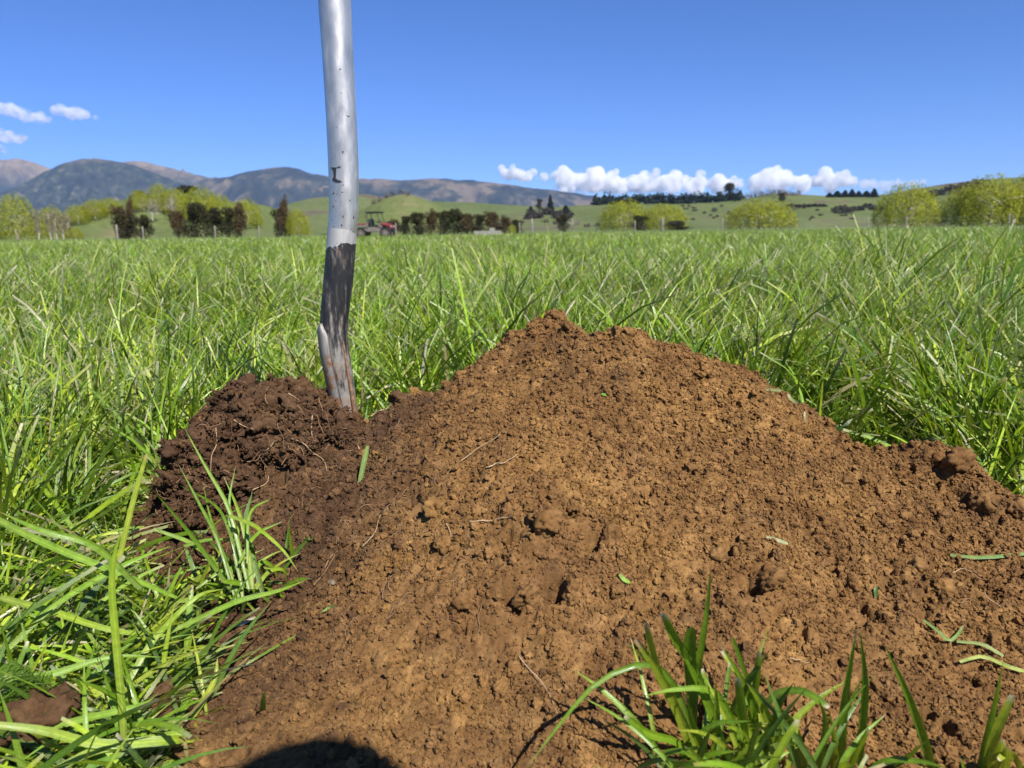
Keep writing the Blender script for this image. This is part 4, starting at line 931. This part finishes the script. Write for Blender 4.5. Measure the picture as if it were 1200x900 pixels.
# ------------------------------------------------------------------ grass
PAL = np.array([(0.105, 0.184, 0.011), (0.142, 0.224, 0.013), (0.184, 0.254, 0.015), (0.064, 0.128, 0.011), (0.230, 0.276, 0.020), (0.110, 0.180, 0.018)])
DRY = np.array([(0.42, 0.36, 0.18), (0.34, 0.30, 0.12), (0.50, 0.46, 0.32)])
def blade_field(base, az, L, tilt, droop, wid, seg, g, dryp=.05, fold=False):
    n = len(base); s = np.linspace(0, 1, seg + 1)
    th = tilt[:, None] + droop[:, None] * s[None] ** 1.6
    th = np.minimum(th, 2.5)
    ds = (L / seg)[:, None]
    dr = np.sin(th) * ds; dz = np.cos(th) * ds
    r = np.concatenate([np.zeros((n, 1)), np.cumsum((dr[:, 1:] + dr[:, :-1]) / 2, 1)], 1)
    z = np.concatenate([np.zeros((n, 1)), np.cumsum((dz[:, 1:] + dz[:, :-1]) / 2, 1)], 1)
    bend = g.normal(0, .35, n)[:, None] * s[None] ** 2 * L[:, None] * .5
    ca, sa = np.cos(az)[:, None], np.sin(az)[:, None]
    cx = base[:, 0:1] + r * ca - bend * sa; cy = base[:, 1:2] + r * sa + bend * ca
    cz = np.maximum(base[:, 2:3] + z, base[:, 2:3] * .0 + .004)
    C = np.stack([cx, cy, cz], -1)
    tw = g.uniform(-1.0, 1.0, n)[:, None] + g.normal(0, .8, n)[:, None] * s[None]
    W0 = np.stack([-sa * np.ones_like(s), ca * np.ones_like(s), np.zeros_like(cx)], -1)
    Nn = np.stack([np.cos(th) * ca, np.cos(th) * sa, -np.sin(th)], -1)
    W = W0 * np.cos(tw)[..., None] + Nn * np.sin(tw)[..., None]
    cut = g.random(n) < .30
    prof = np.where(cut[:, None], .75 + .25 * np.sin(s * 2.6)[None] - .25 * s[None] ** 6, (1 - s[None] ** 2.2) * (.7 + .3 * np.sin(s * 2.2)[None]) + .04)
    hw = (wid[:, None] * prof * .5)[..., None]
    V = np.stack([C - W * hw, C + W * hw], 2).reshape(-1, 3)
    b0 = np.arange(n)[:, None] * (seg + 1) * 2; k = np.arange(seg)[None] * 2
    F = np.stack([b0 + k, b0 + k + 1, b0 + k + 3, b0 + k + 2], -1).reshape(-1, 4)
    c = PAL[g.integers(0, len(PAL), n)] * g.uniform(.75, 2.45, (n, 1)) * (.8 + .45 * fbm(base[:, 0] * 1.7, base[:, 1] * 1.7, 3, 55))[:, None]; dry = g.random(n) < dryp
    c[dry] = DRY[g.integers(0, 3, dry.sum())] * g.uniform(.8, 1.2, (dry.sum(), 1))
    Cc = np.repeat(c[:, None], seg + 1, 1)
    pale = np.array([.22, .25, .09]); f = np.clip(1 - s * 3.2, 0, 1)[None, :, None] * .55
    Cc = Cc * (1 - f) + pale * f                                   # pale sheath at the foot
    tip = np.clip((s - .9) * 10, 0, 1)[None, :, None] * (cut[:, None, None] * .7)
    Cc = Cc * (1 - tip) + np.array([.50, .44, .30]) * tip          # bleached cut tips
    Cc = np.repeat(Cc[:, :, None], 2, 2).reshape(-1, 3)
    return V, F, Cc, np.tile(np.array([-1., 1.], np.float32), n * (seg + 1))
def scatter(g, n, y0, y1, margin=.25, pw=1.0):
    y = y0 + (y1 - y0) * g.random(n) ** pw; hw = y * .70 + margin
    return np.stack([g.uniform(-1, 1, n) * hw, y], 1)
def in_soil(p, pad=.0):
    ins = (p[:, 0] > GX0) & (p[:, 0] < GX1) & (p[:, 1] > GY0) & (p[:, 1] < GY1)
    return ins & (zsample(B0, p[:, 0], p[:, 1]) > pad)
def grass():
    g = np.random.default_rng(99); parts = []
    def field(p, Lm, Ls, w0, w1, seg, dryp=.05, clump=None, tilt=(.03, .55), droop=(.1, 1.25), azm=None):
        n = len(p); hn = .55 + .9 * fbm(p[:, 0] * 2.2, p[:, 1] * 2.2, 3, 7)
        L = np.clip(g.normal(Lm, Ls, n), Lm * .35, Lm * 2) * hn
        az = g.uniform(0, 6.283, n) if azm is None else azm(p)
        az0 = 6.28 * fbm(p[:, 0] * 1.3, p[:, 1] * 1.3, 2, 17)
        az = np.where(g.random(n) < .35, az0 * 2 + g.normal(0, .5, n), az)
        near = in_soil(p, -.022) & ((p[:, 1] > .66) | (g.random(n) < .5)); e = .03                       # blades at the edge of the heap lean away from it
        ox = zsample(B0, p[:, 0] - e, p[:, 1]) - zsample(B0, p[:, 0] + e, p[:, 1]); oy = zsample(B0, p[:, 0], p[:, 1] - e) - zsample(B0, p[:, 0], p[:, 1] + e)
        az = np.where(near & (g.random(n) < .85), np.arctan2(oy, ox) + g.normal(0, .55, n), az)
        tl = g.uniform(*tilt, n); lay = g.random(n) < .28; tl[lay] += g.uniform(.3, .75, lay.sum())
        edge = in_soil(p, -.026); L = np.where(edge, L * g.uniform(.45, .9, n), L); tl = np.where(edge, tl + .25, tl)
        parts.append(blade_field(np.c_[p, np.zeros(n)], az, L, tl, g.uniform(*droop, n), g.uniform(w0, w1, n), seg, g, dryp))
    # clumped tillers, near to far
    def clumps(nc, per, y0, y1, rad, pw=1.0, margin=.25):
        c = scatter(g, nc, y0, y1, margin, pw); k = g.integers(per // 2, per * 2, nc)
        return np.repeat(c, k, 0) + g.normal(0, 1, (k.sum(), 2)) * rad * g.uniform(.5, 1.4, (nc, 1)).repeat(k, 0)
    p = clumps(9000, 8, .62, 3.2, .024, .66); p = p[~in_soil(p, -.006)]; field(p, .155, .045, .0024, .0058, 5)
    p = scatter(g, 26000, .62, 2.6, .25, .7); p = p[~in_soil(p, -.004)]; field(p, .085, .03, .0022, .0046, 4, .12)
    p = clumps(6800, 8, 3.0, 9.0, .03, .7); field(p, .16, .045, .0034, .0066, 4)
    p = clumps(5200, 7, 8.5, 26, .05, .7); field(p, .20, .05, .006, .011, 3)
    p = clumps(5200, 6, 25, 71, .09, .8, 2); field(p, .19, .05, .014, .026, 2)
    # taller tufts standing over the horizon at the right
    for cx, cy, k, h in [(1.45, 2.2, 60, .29), (1.75, 2.6, 60, .30), (1.25, 2.0, 40, .28), (1.95, 3.0, 60, .31), (.95, 1.75, 40, .27), (1.6, 1.95, 60, .30), (1.3, 2.6, 60, .29), (1.55, 2.8, 70, .30), (1.85, 2.35, 60, .29), (1.1, 2.5, 50, .30), (1.45, 3.3, 80, .31), (1.7, 3.6, 80, .31), (2.2, 3.5, 80, .33), (-.05, 3.6, 90, .31), (.15, 3.7, 60, .30), (-1.9, 2.8, 40, .27)]:
        p = np.array([[cx, cy]]) + g.normal(0, .07, (k, 2)); field(p, h, .05, .004, .007, 6, .06, tilt=(.0, .5), droop=(.2, 1.2))
    # flattened long blades in the left foreground
    k = 4200; p = np.stack([g.uniform(-.95, -.12, k), g.uniform(.36, .74, k)], 1); p = p[~in_soil(p, -.009)]
    field(p, .135, .045, .0028, .0052, 8, .06, tilt=(.5, 1.15), droop=(.2, .9), azm=lambda q: g.normal(.15, .75, len(q)) + np.where(g.random(len(q)) < .35, np.pi, 0))
    k = 7500; p = np.stack([g.uniform(-.95, -.10, k), g.uniform(.36, .90, k)], 1); p = p[~in_soil(p, .001)]
    field(p, .095, .035, .0020, .0044, 6, .12, tilt=(.1, 1.2), droop=(.2, 1.0))
    k = 16000; p = np.stack([g.uniform(GX0, GX1, k), g.uniform(GY0, 1.1, k)], 1); b_ = zsample(B0, p[:, 0], p[:, 1]); p = p[(b_ > -.020) & (b_ < .004) & ((p[:, 0] < -.10) | (p[:, 1] > .6))][:3800]
    field(p, .055, .02, .0018, .0042, 4, .35, tilt=(.9, 1.45), droop=(.0, .5))
    # fringe round the heap and the right foreground corner
    k = 900; p = np.stack([g.uniform(.1, .85, k), g.uniform(.30, .405, k)], 1); p = p[in_soil(p, -.5)]; p = p[p[:, 1] < .385]
    field(p[:260], .09, .03, .003, .0055, 6, .08, tilt=(.2, .9))
    V = []; F = []; C = []; A = []; o = 0
    for v, f, c, a_ in parts: V.append(v); F.append(f + o); C.append(c); A.append(a_); o += len(v)
    ob = mesh_np('grass', np.vstack(V), np.vstack(F), M_GRASS, None, {'tint': np.vstack(C), 'across': np.concatenate(A)})
    print('grass faces', sum(len(f) for f in F))
    stuff(ob, 'lush green pasture grass all round the soil heap', 'grass')
grass()

# hand-placed blades in tufts, bits lying on the soil
def ribbon(name, P, w, col, parent, tipcol=None, twist=0.0, n=14, blunt=False, fold=.25, base=None):
    P = spline(P, n); s = np.linspace(0, 1, n)
    T = np.gradient(P, axis=0); T /= np.linalg.norm(T, axis=1)[:, None]
    vd = P - CAM; vd /= np.linalg.norm(vd, axis=1)[:, None]
    W = np.cross(T, vd); W /= np.linalg.norm(W, axis=1)[:, None] + 1e-9; Nn = np.cross(W, T)
    a = (twist * (s - .3))[:, None] + .35
    W, Nn = W * np.cos(a) + Nn * np.sin(a), Nn * np.cos(a) - W * np.sin(a)
    pr = (.75 + .25 * np.sin(s * 2.6) - .28 * np.clip((s - .8) * 5, 0, 1) ** 2) if blunt else (1 - s ** 2.4) * (.75 + .35 * np.sin(s * 2.2)) + .05
    hw = (w * pr / 2)[:, None]
    V = np.stack([P - W * hw, P + Nn * hw * fold * 1.2, P + W * hw], 1).reshape(-1, 3)
    i = np.arange(n - 1)[:, None] * 3; j = np.arange(2)[None]
    F = np.stack([i + j, i + j + 1, i + j + 4, i + j + 3], -1).reshape(-1, 4)
    c = np.repeat(np.array(col)[None], n, 0)
    f0 = np.clip(1 - s * 2.5, 0, 1)[:, None] * .4; c = c * (1 - f0) + np.array([.24, .26, .10]) * f0
    if tipcol is not None:
        f = np.clip((s - .92) * 12, 0, 1)[:, None] * .9; c = c * (1 - f) + np.array(tipcol) * f
    elif rng.random() < .45:
        f = np.clip((s - .90) * 9, 0, 1)[:, None] * .8; c = c * (1 - f) + np.array([.30, .20, .08]) * f
    c = np.repeat(c, 3, 0)
    c[1::3] *= 1.12
    return mesh_np(name, V if base is None else V - base, F, M_GRASS, parent, {'tint': c, 'across': np.tile(np.array([-1., 0, 1.], np.float32), n)})
GCOL = [(0.15, 0.27, 0.018), (0.20, 0.34, 0.020), (0.27, 0.38, 0.026), (0.11, 0.20, 0.028), (0.33, 0.40, 0.032)]
PALE = (.74, .62, .48); PINK = (.66, .42, .32)
def tuft(label, base, blades, rnd, seed, spread, size):
    g = np.random.default_rng(seed)
    t = thing('grass_tuft', label, 'grass tuft', tuple(base), group='grass tufts in the foreground'); b0 = np.array(base)
    for k, (pts, w, ci, tip, blunt) in enumerate(blades):
        ribbon('blade', [at(*q) for q in pts], w, GCOL[ci], t, tip, g.normal(0, .5), blunt=blunt, base=b0)
    for k in range(rnd):
        p = b0 + np.array([g.normal(0, spread[0]), g.normal(0, spread[1]), 0]); a = g.uniform(0, 6.28); L = g.uniform(*size)
        d = np.array([math.cos(a) * .3, math.sin(a) * .3, 1]); d /= np.linalg.norm(d); pts = [p]; dr = g.uniform(.02, .28)
        for s in range(4): d = d + np.array([math.cos(a) * dr, math.sin(a) * dr, -dr * .6]); d /= np.linalg.norm(d); pts.append(pts[-1] + d * L / 4)
        ribbon('blade', pts, g.uniform(.0026, .0048), GCOL[g.integers(5)], t, PALE if g.random() < .3 else None, g.normal(0, 1), blunt=g.random() < .3, base=b0)
D = .455
gb = lambda pts, w=.005, ci=1, tip=None, blunt=False, d0=.475, d1=.44: ([(x, y, d0 + (d1 - d0) * k / (len(pts) - 1)) for k, (x, y) in enumerate(pts)], w, ci, tip, blunt)
tuft('green grass tuft with bleached cut tips in front of the soil heap', atz(872, 925, .018), [
    gb([(840, 960), (808, 850), (786, 797), (755, 778), (700, 800), (655, 850), (616, 902)], .0042, 0, None, False, .47, .42),
    gb([(850, 950), (848, 880), (814, 786), (792, 750), (777, 719)], .0062, 1, PALE, True),
    gb([(812, 870), (814, 810), (818, 780), (828, 720), (833, 662)], .0052, 1, None, False),
    gb([(812, 860), (810, 800), (808, 765), (810, 737)], .0075, 0, None, True),
    gb([(832, 950), (800, 850), (772, 790), (757, 730)], .0055, 4, PINK, True), gb([(828, 950), (806, 870), (780, 805), (746, 750)], .005, 4, PINK, True),
    gb([(880, 940), (886, 850), (868, 795), (845, 757)], .0045, 1, PALE), gb([(876, 940), (880, 840), (886, 800), (890, 764)], .0046, 2, PALE, True),
    gb([(858, 845), (862, 830), (876, 800), (902, 762)], .0062, 3), gb([(877, 940), (872, 860), (865, 795)], .006, 2, PALE, True),
    gb([(880, 860), (905, 817), (932, 809), (952, 815), (971, 829)], .0046, 0, PALE, True), gb([(950, 960), (938, 890), (928, 850), (914, 829)], .0085, 0, None),
    gb([(880, 960), (872, 880), (850, 830), (830, 808), (790, 808), (757, 815)], .0050, 1), gb([(830, 930), (800, 875), (760, 860), (733, 839)], .005, 1, PALE, True),
    gb([(800, 960), (835, 890), (840, 840), (838, 800)], .0055, 2), gb([(850, 960), (832, 900), (815, 860), (805, 820)], .0075, 1), gb([(905, 960), (900, 880), (912, 830), (930, 800)], .005, 3),
    gb([(930, 960), (910, 870), (895, 830), (875, 800)], .006, 2), gb([(790, 960), (800, 890), (835, 850), (880, 845)], .0045, 0), gb([(900, 960), (890, 900), (870, 860), (850, 850)], .006, 2),
    gb([(940, 960), (960, 890), (968, 850), (960, 820)], .005, 1), gb([(770, 960), (800, 905), (830, 885), (865, 880)], .005, 1), gb([(720, 940), (760, 895), (800, 880), (860, 905)], .0045, 0)],
    48, 1, (.028, .014), (.045, .095))
tuft('sparse upright grass shoots in front of the heap near the right corner', atz(1010, 950, .0), [
    gb([(982, 950), (986, 870), (991, 815), (1004, 737)], .0058, 1, PALE), gb([(1000, 950), (1010, 860), (1014, 800), (1008, 741)], .0050, 0),
    gb([(1102, 960), (1088, 885), (1066, 820), (1036, 754)], .0060, 1, (.32, .22, .08)), gb([(960, 930), (985, 850), (1012, 790)], .003, 1), gb([(1030, 905), (1060, 890), (1086, 868)], .004, 0),
    gb([(985, 940), (1000, 890), (1018, 855)], .004, 2, PALE, True), gb([(990, 940), (1030, 895), (1075, 892), (1110, 900)], .004, 0), gb([(970, 940), (978, 880), (972, 830)], .004, 4)],
    6, 2, (.02, .010), (.02, .045))
tuft('grass shoots with pinkish dry tips in the bottom right corner', atz(1155, 955, .0), [
    gb([(1143, 960), (1152, 890), (1165, 830), (1176, 776)], .0052, 0), gb([(1148, 960), (1160, 880), (1186, 815)], .0052, 4, PALE, True), gb([(1155, 960), (1165, 905), (1176, 868)], .0055, 4, PALE, True), gb([(1168, 960), (1176, 910), (1181, 876)], .005, 4, PINK, True), gb([(1190, 960), (1196, 905), (1183, 882), (1170, 890)], .004, 4, PALE, True)],
    5, 3, (.01, .008), (.02, .04))
lb = lambda pts, w=.005, ci=1, tip=None, blunt=False, d0=.655, d1=.70: gb(pts, w * .72, ci, tip, blunt, d0, d1)
tuft('grass tuft leaning over the dark left edge of the soil heap', hit(285, 700), [
    lb([(276, 702), (255, 633), (233, 589), (209, 544)], .0046, 0), lb([(292, 690), (280, 640), (267, 593), (240, 545), (217, 503)], .0058, 1), lb([(270, 690), (224, 627), (180, 575)], .0060, 0, None, False, .65, .62),
    lb([(296, 690), (291, 647), (280, 600), (262, 558)], .0066, 2, PALE), lb([(308, 696), (296, 650), (288, 610), (296, 576)], .0076, 3), lb([(268, 604), (290, 612), (304, 620), (331, 644), (349, 669)], .0052, 2, None, False, .66, .63),
    lb([(195, 742), (240, 722), (280, 704), (324, 693), (358, 680)], .0066, 1, None, False, .60, .63), lb([(290, 660), (293, 602), (318, 584)], .0042, 1), lb([(280, 660), (300, 627), (331, 611)], .0046, 1, PALE), lb([(275, 640), (255, 595), (211, 569)], .004, 0),
    lb([(284, 690), (271, 629), (269, 584), (276, 547)], .0048, 0), lb([(280, 700), (262, 650), (245, 600), (238, 565)], .004, 1), lb([(300, 690), (315, 670), (332, 668), (336, 682)], .0055, 2), lb([(290, 690), (305, 660), (320, 665), (325, 680)], .006, 1), lb([(230, 690), (262, 668), (300, 665), (330, 668)], .0045, 1), lb([(215, 640), (250, 632), (300, 635)], .0045, 0),
    lb([(180, 620), (230, 640), (270, 680), (300, 700)], .0055, 1), lb([(205, 705), (250, 700), (310, 702)], .006, 2), lb([(285, 705), (278, 640), (283, 596)], .005, 2)],
    55, 4, (.042, .028), (.03, .075))
tuft('tall pale green blades with bent white sheen in the left foreground', atz(105, 850, .0), [
    gb([(146, 880), (143, 830), (135, 740), (131, 690), (134, 650), (144, 618)], .0052, 2, None, False, .50, .50), gb([(-20, 848), (50, 856), (115, 872), (190, 868), (218, 866)], .0060, 2, None, True, .45, .50), gb([(60, 905), (110, 880), (160, 870), (216, 858)], .0058, 2, None, True, .46, .50),
    gb([(30, 860), (100, 842), (160, 828), (180, 818)], .005, 1, None, False, .49, .52), gb([(130, 700), (145, 632), (158, 580), (172, 532)], .0052, 4, (.45, .32, .12), True, .66, .68), gb([(10, 760), (70, 705), (150, 660), (200, 640)], .005, 1, None, False, .55, .62), gb([(0, 700), (60, 716), (140, 740), (250, 748)], .0055, 2, None, False, .55, .62), gb([(-20, 600), (60, 640), (160, 680), (240, 715)], .006, 1, None, False, .56, .64),
    gb([(150, 800), (180, 750), (230, 700), (262, 690)], .005, 2, None, False, .56, .62), gb([(-10, 800), (60, 790), (130, 770), (190, 770)], .0055, 1, None, False, .51, .56), gb([(220, 850), (250, 800), (255, 770)], .0045, 4, None, False, .54, .56), gb([(165, 690), (110, 640), (50, 622), (0, 600)], .0055, 1, None, False, .58, .54)],
    40, 5, (.045, .03), (.04, .09))

# ------------------------------------------------------------------ bits on the soil
def bit(name, label, cat, pts, w, col, d=0.004, tube=False, group=None):
    if tube: pts = spline(np.array([(a_, b_, 0) for a_, b_ in pts], float), 8)[:, :2]
    P = [hit(x, y) + np.array([0, 0, d]) for x, y in pts]; c = np.mean(P, 0)
    if tube:
        V, F = tube_np(spline(P, 14) - c, np.linspace(w, w * .5, 14) * .75, 5); o = mesh_np(name, V, F, col)
    else:
        o = ribbon(name, P, w, col, None, n=8, blunt=True, base=c)
    o.location = c; return tag(o, label, cat, group)
def stick():
    b = hit(421, 568); e = b + np.array([.008, .012, .036]); c = b
    o = ribbon('grass_clipping', [b, (b + e) / 2, e], .0056, (.26, .36, .09), None, n=6, blunt=True, base=c); o.location = c
    tag(o, 'pale green cut stem standing in the soil below the shovel', 'grass clipping', GB)
GB = 'cut grass bits on the soil'
stick()
for lab, pts, w_, c in [('tiny green clipping on the orange clod near the top', [(705, 466), (711, 467), (718, 465)], .003, (.20, .40, .04)), ('short pale clipping lying right of the heap middle', [(898, 634), (908, 637), (923, 642)], .0032, (.36, .38, .20)),
                        ('bright green forked clipping in the heap middle', [(726, 679), (731, 684), (738, 690)], .0032, (.26, .42, .05)), ('thin green clipping low on the left slope', [(378, 722), (385, 718), (393, 713)], .0022, (.25, .38, .10)), ('stubby green clipping beside the left tuft', [(357, 635), (362, 635.5), (367, 637)], .0036, (.24, .38, .08)),
                        ('small dark green shoot on the right slope', [(1026, 706), (1026, 699), (1027, 692)], .003, (.08, .20, .03)), ('pale straw hanging over the right crest', [(944, 500), (943, 493), (943, 486)], .0028, (.60, .58, .36)), ('dry leaf bent over the right crest', [(898, 461), (915, 464), (930, 470), (938, 478)], .004, (.30, .32, .12)),
                        ('long green blade reaching in from the right edge', [(1113, 659), (1150, 661), (1200, 657), (1230, 652)], .0034, (.16, .27, .06)), ('curved green stem on the lower right slope', [(1081, 735), (1098, 748), (1111, 760), (1122, 752), (1128, 742)], .0028, (.20, .30, .07)), ('thin stem bent down at the lower right edge', [(1120, 762), (1150, 766), (1175, 778)], .0025, (.28, .36, .10)), ('yellow green stem lying at the lower right edge', [(1124, 785), (1150, 785), (1180, 790), (1202, 797)], .0030, (.42, .48, .12)),
                        ('pale seed leaf beside the left tuft', [(385, 686), (389, 687), (392, 689)], .004, (.45, .38, .28)), ('whitish straw at the foot of the left tuft', [(272, 740), (285, 735), (300, 728)], .003, (.46, .44, .34)), ('tan chip of wood at the end of the two lying blades', [(202, 877), (209, 875), (216, 873)], .007, (.50, .34, .18))]:
    bit('grass_clipping' if 'wood' not in lab else 'wood_chip', lab, 'grass clipping' if 'wood' not in lab else 'wood chip', pts, w_, c, .006 if 'long green' in lab or 'stem' in lab else .0035, group=GB)
GRT = 'fine pale rootlets on the soil'
for lab, pts, w_, pale in [('forked pale rootlet in the lower middle of the heap', [(606, 772), (620, 790), (635, 806), (645, 822), (653, 843)], .0007, 1), ('thin tan rootlet lying level in the heap middle', [(551, 617), (575, 615), (600, 612)], .0009, 1), ('long rootlet slanting down from the crest', [(540, 545), (560, 530), (583, 516), (590, 505)], .0006, 1), ('tan rootlet slanting above the heap middle', [(570, 553), (590, 547), (606, 538)], .0009, 1),
                           ('rootlet curving below the green stem', [(425, 645), (440, 628), (445, 610), (455, 600)], .0006, 1), ('brown rootlet on the dark left slope', [(381, 670), (388, 658), (396, 650)], .0008, 0), ('short white rootlet by the dark crack', [(523, 618), (527, 626), (529, 634)], .0006, 1), ('brown rootlet arching on the left slope', [(368, 690), (380, 676), (393, 655)], .0007, 0), ('pale rootlet by the right shadowed hollow', [(925, 777), (935, 779), (948, 783)], .0007, 1), ('thin pale rootlet on the far right slope', [(1150, 700), (1160, 708), (1172, 716)], .0006, 1), ('rootlet bridging the gap right of the shovel', [(434, 469), (455, 468), (482, 467)], .0009, 1), ('curly rootlet on the right slope', [(1115, 678), (1125, 672), (1138, 675), (1150, 686)], .0006, 1)]:
    bit('rootlet', lab, 'rootlet', pts, w_, M_PALEROOT if pale else M_ROOT, .0035, True, GRT)
# random fine root hairs and tiny plant bits belonging to the heap
def hairs():
    g = np.random.default_rng(31); mb = MB()
    for _ in range(230):
        px = g.uniform(215, 560) if g.random() < .9 else g.uniform(300, 1190); py = g.uniform(470, 740); p = hit(px, py)
        if p[2] < .01: continue
        a = g.uniform(0, 6.28); pts = [p + [0, 0, .001]]; L = g.uniform(.006, .02)
        for s in range(4):
            a += g.normal(0, .6); q = pts[-1] + np.array([math.cos(a), math.sin(a), 0]) * L / 4; q[2] = zsample(ZS, q[0], q[1]) + .0026; pts.append(q)
        mb.add(*tube_np(spline(pts, 9), g.uniform(.00016, .00036), 4))
    o = mb.build('root_hairs', M_ROOT, MOUND); o['kind'] = 'stuff'
hairs()
# clod in the bottom left corner, feathery leaf beside it
def corner():
    p = atz(50, 890, .0); me = clod_mesh(91, 4, M_SOIL, .9)
    o = link_mesh('soil_clod', me, None, (p[0], p[1], .030), (.2, .1, .5), (.030, .024, .020)); tag(o, 'smooth dark brown clod under grass blades in the bottom left corner', 'soil clod', 'single clods in the grass')
    p = atz(190, 838, .0); o = link_mesh('soil_clod', clod_mesh(92, 4, M_SOIL, .85), None, (p[0], p[1], .006), (0, .3, 1.2), (.015, .013, .016)); tag(o, 'small brown clod at the left foot of the heap', 'soil clod', 'single clods in the grass')
    g = np.random.default_rng(8); t = thing('yarrow_plant', 'feathery bright green leaf low in the grass at the left edge', 'plant', tuple(atz(30, 840, .0)))
    b0 = np.array(t.location)
    for (x0, y0, x1, y1) in [(-15, 838, 62, 800), (5, 850, 80, 826), (-20, 815, 40, 792)]:
        a, b = at(x0, y0, .50) - b0, at(x1, y1, .52) - b0; mb = MB(); ax = spline([a, (a + b) / 2 + [0, 0, .008], b], 22)
        mb.add(*tube_np(ax, .0006, 4))
        d = (b - a) / np.linalg.norm(b - a); sd = np.cross(d, [0, 0, 1]); sd /= np.linalg.norm(sd)
        for k in range(1, 21):
            for s in (-1, 1):
                L = .011 * math.sin(k / 22 * 2.9) + .003
                for q in range(5):
                    f = (q + 1) / 5; p0 = ax[k] + sd * s * L * f; e = p0 + d * L * .35 + sd * s * L * .3 * (1 if q % 2 else .4) + np.array([0, 0, g.normal(.001, .0015)]); wv = np.cross(e - p0, [0, 0, 1.0]); wv = wv / (np.linalg.norm(wv) + 1e-9) * .0009
                    mb.add(np.array([p0 - wv, p0 + wv, e]), np.array([[0, 1, 2]]))
        V = np.vstack(mb.V); o = mb.build('leaf', M_GRASS, t); c = np.tile(np.array([.13, .23, .02, 1], np.float32), len(V)); ax2 = o.data.attributes.new('across', 'FLOAT', 'POINT'); ax2.data.foreach_set('value', np.full(len(V), .5, np.float32)); at_ = o.data.attributes.new('tint', 'FLOAT_COLOR', 'POINT'); at_.data.foreach_set('color', c)
corner()

# ------------------------------------------------------------------ the photographer, crouched behind the lens (the head's shadow falls at the bottom edge)
def person():
    J = [(.42, -.72, .40), (.36, -.52, .47), (.28, -.33, .53), (.225, -.22, .575), (.19, -.115, .60), (.165, -.06, .645),      # 0-5 spine, neck, head
         (.12, -.34, .52), (.02, -.32, .30), (-.005, -.10, .30), (.44, -.30, .50), (.40, -.20, .25), (.12, -.07, .31),            # 6-8 left arm, 9-11 right arm
         (.33, -.74, .38), (.20, -.52, .09), (.26, -.92, .06), (.52, -.72, .38), (.62, -.48, .09), (.60, -.90, .06)]               # 12-14, 15-17 legs
    E = [(0, 1), (1, 2), (2, 3), (3, 4), (4, 5), (2, 6), (6, 7), (7, 8), (2, 9), (9, 10), (10, 11), (0, 12), (12, 13), (13, 14), (0, 15), (15, 16), (16, 17)]
    rad = [.15, .14, .15, .06, .075, .075, .06, .045, .03, .06, .045, .03, .09, .07, .045, .09, .07, .045]
    J = [(x + .043, y - .070, z - .008) for x, y, z in J]
    me = bpy.data.meshes.new('person'); me.from_pydata(J, E, []); o = bpy.data.objects.new('person', me); COL.objects.link(o)
    sk = o.modifiers.new('skin', 'SKIN')
    for v, r in zip(me.skin_vertices[0].data, rad): v.radius = (r, r)
    me.skin_vertices[0].data[0].use_root = True
    o.modifiers.new('sub', 'SUBSURF').levels = 2; o.modifiers['sub'].render_levels = 2
    me.materials.append(plain('dark_jacket', (.06, .07, .09), .9))
    bm = bmesh.new(); bmesh.ops.create_uvsphere(bm, u_segments=24, v_segments=16, radius=.074, matrix=Matrix.Translation((.206, -.126, .645)) @ Matrix.Diagonal((.92, 1.1, 1.08, 1)))
    bm_obj('hair', bm, plain('dark_hair', (.03, .02, .015), .8), o, True)
    tag(o, 'crouching person whose rounded head shadow falls on the soil at the bottom edge', 'person')
person()

# ------------------------------------------------------------------ air
def haze():
    m = bpy.data.materials.new('haze'); m.use_nodes = True; t = m.node_tree; t.nodes.remove(t.nodes['Principled BSDF'])
    v = N(t, 'ShaderNodeVolumePrincipled'); v.inputs['Color'].default_value = (.42, .57, 1.0, 1); v.inputs['Density'].default_value = HAZE_D; v.inputs['Anisotropy'].default_value = .0
    t.links.new(v.outputs[0], t.nodes['Material Output'].inputs['Volume'])
    bm = bmesh.new(); bx(bm, (0, 6000, 569), (24000, 13400, 1140)); o = bm_obj('haze', bm, m); o['kind'] = 'stuff'; o['label'] = 'thin blue haze over the far hills'
HAZE_D = 3.6e-5
haze()
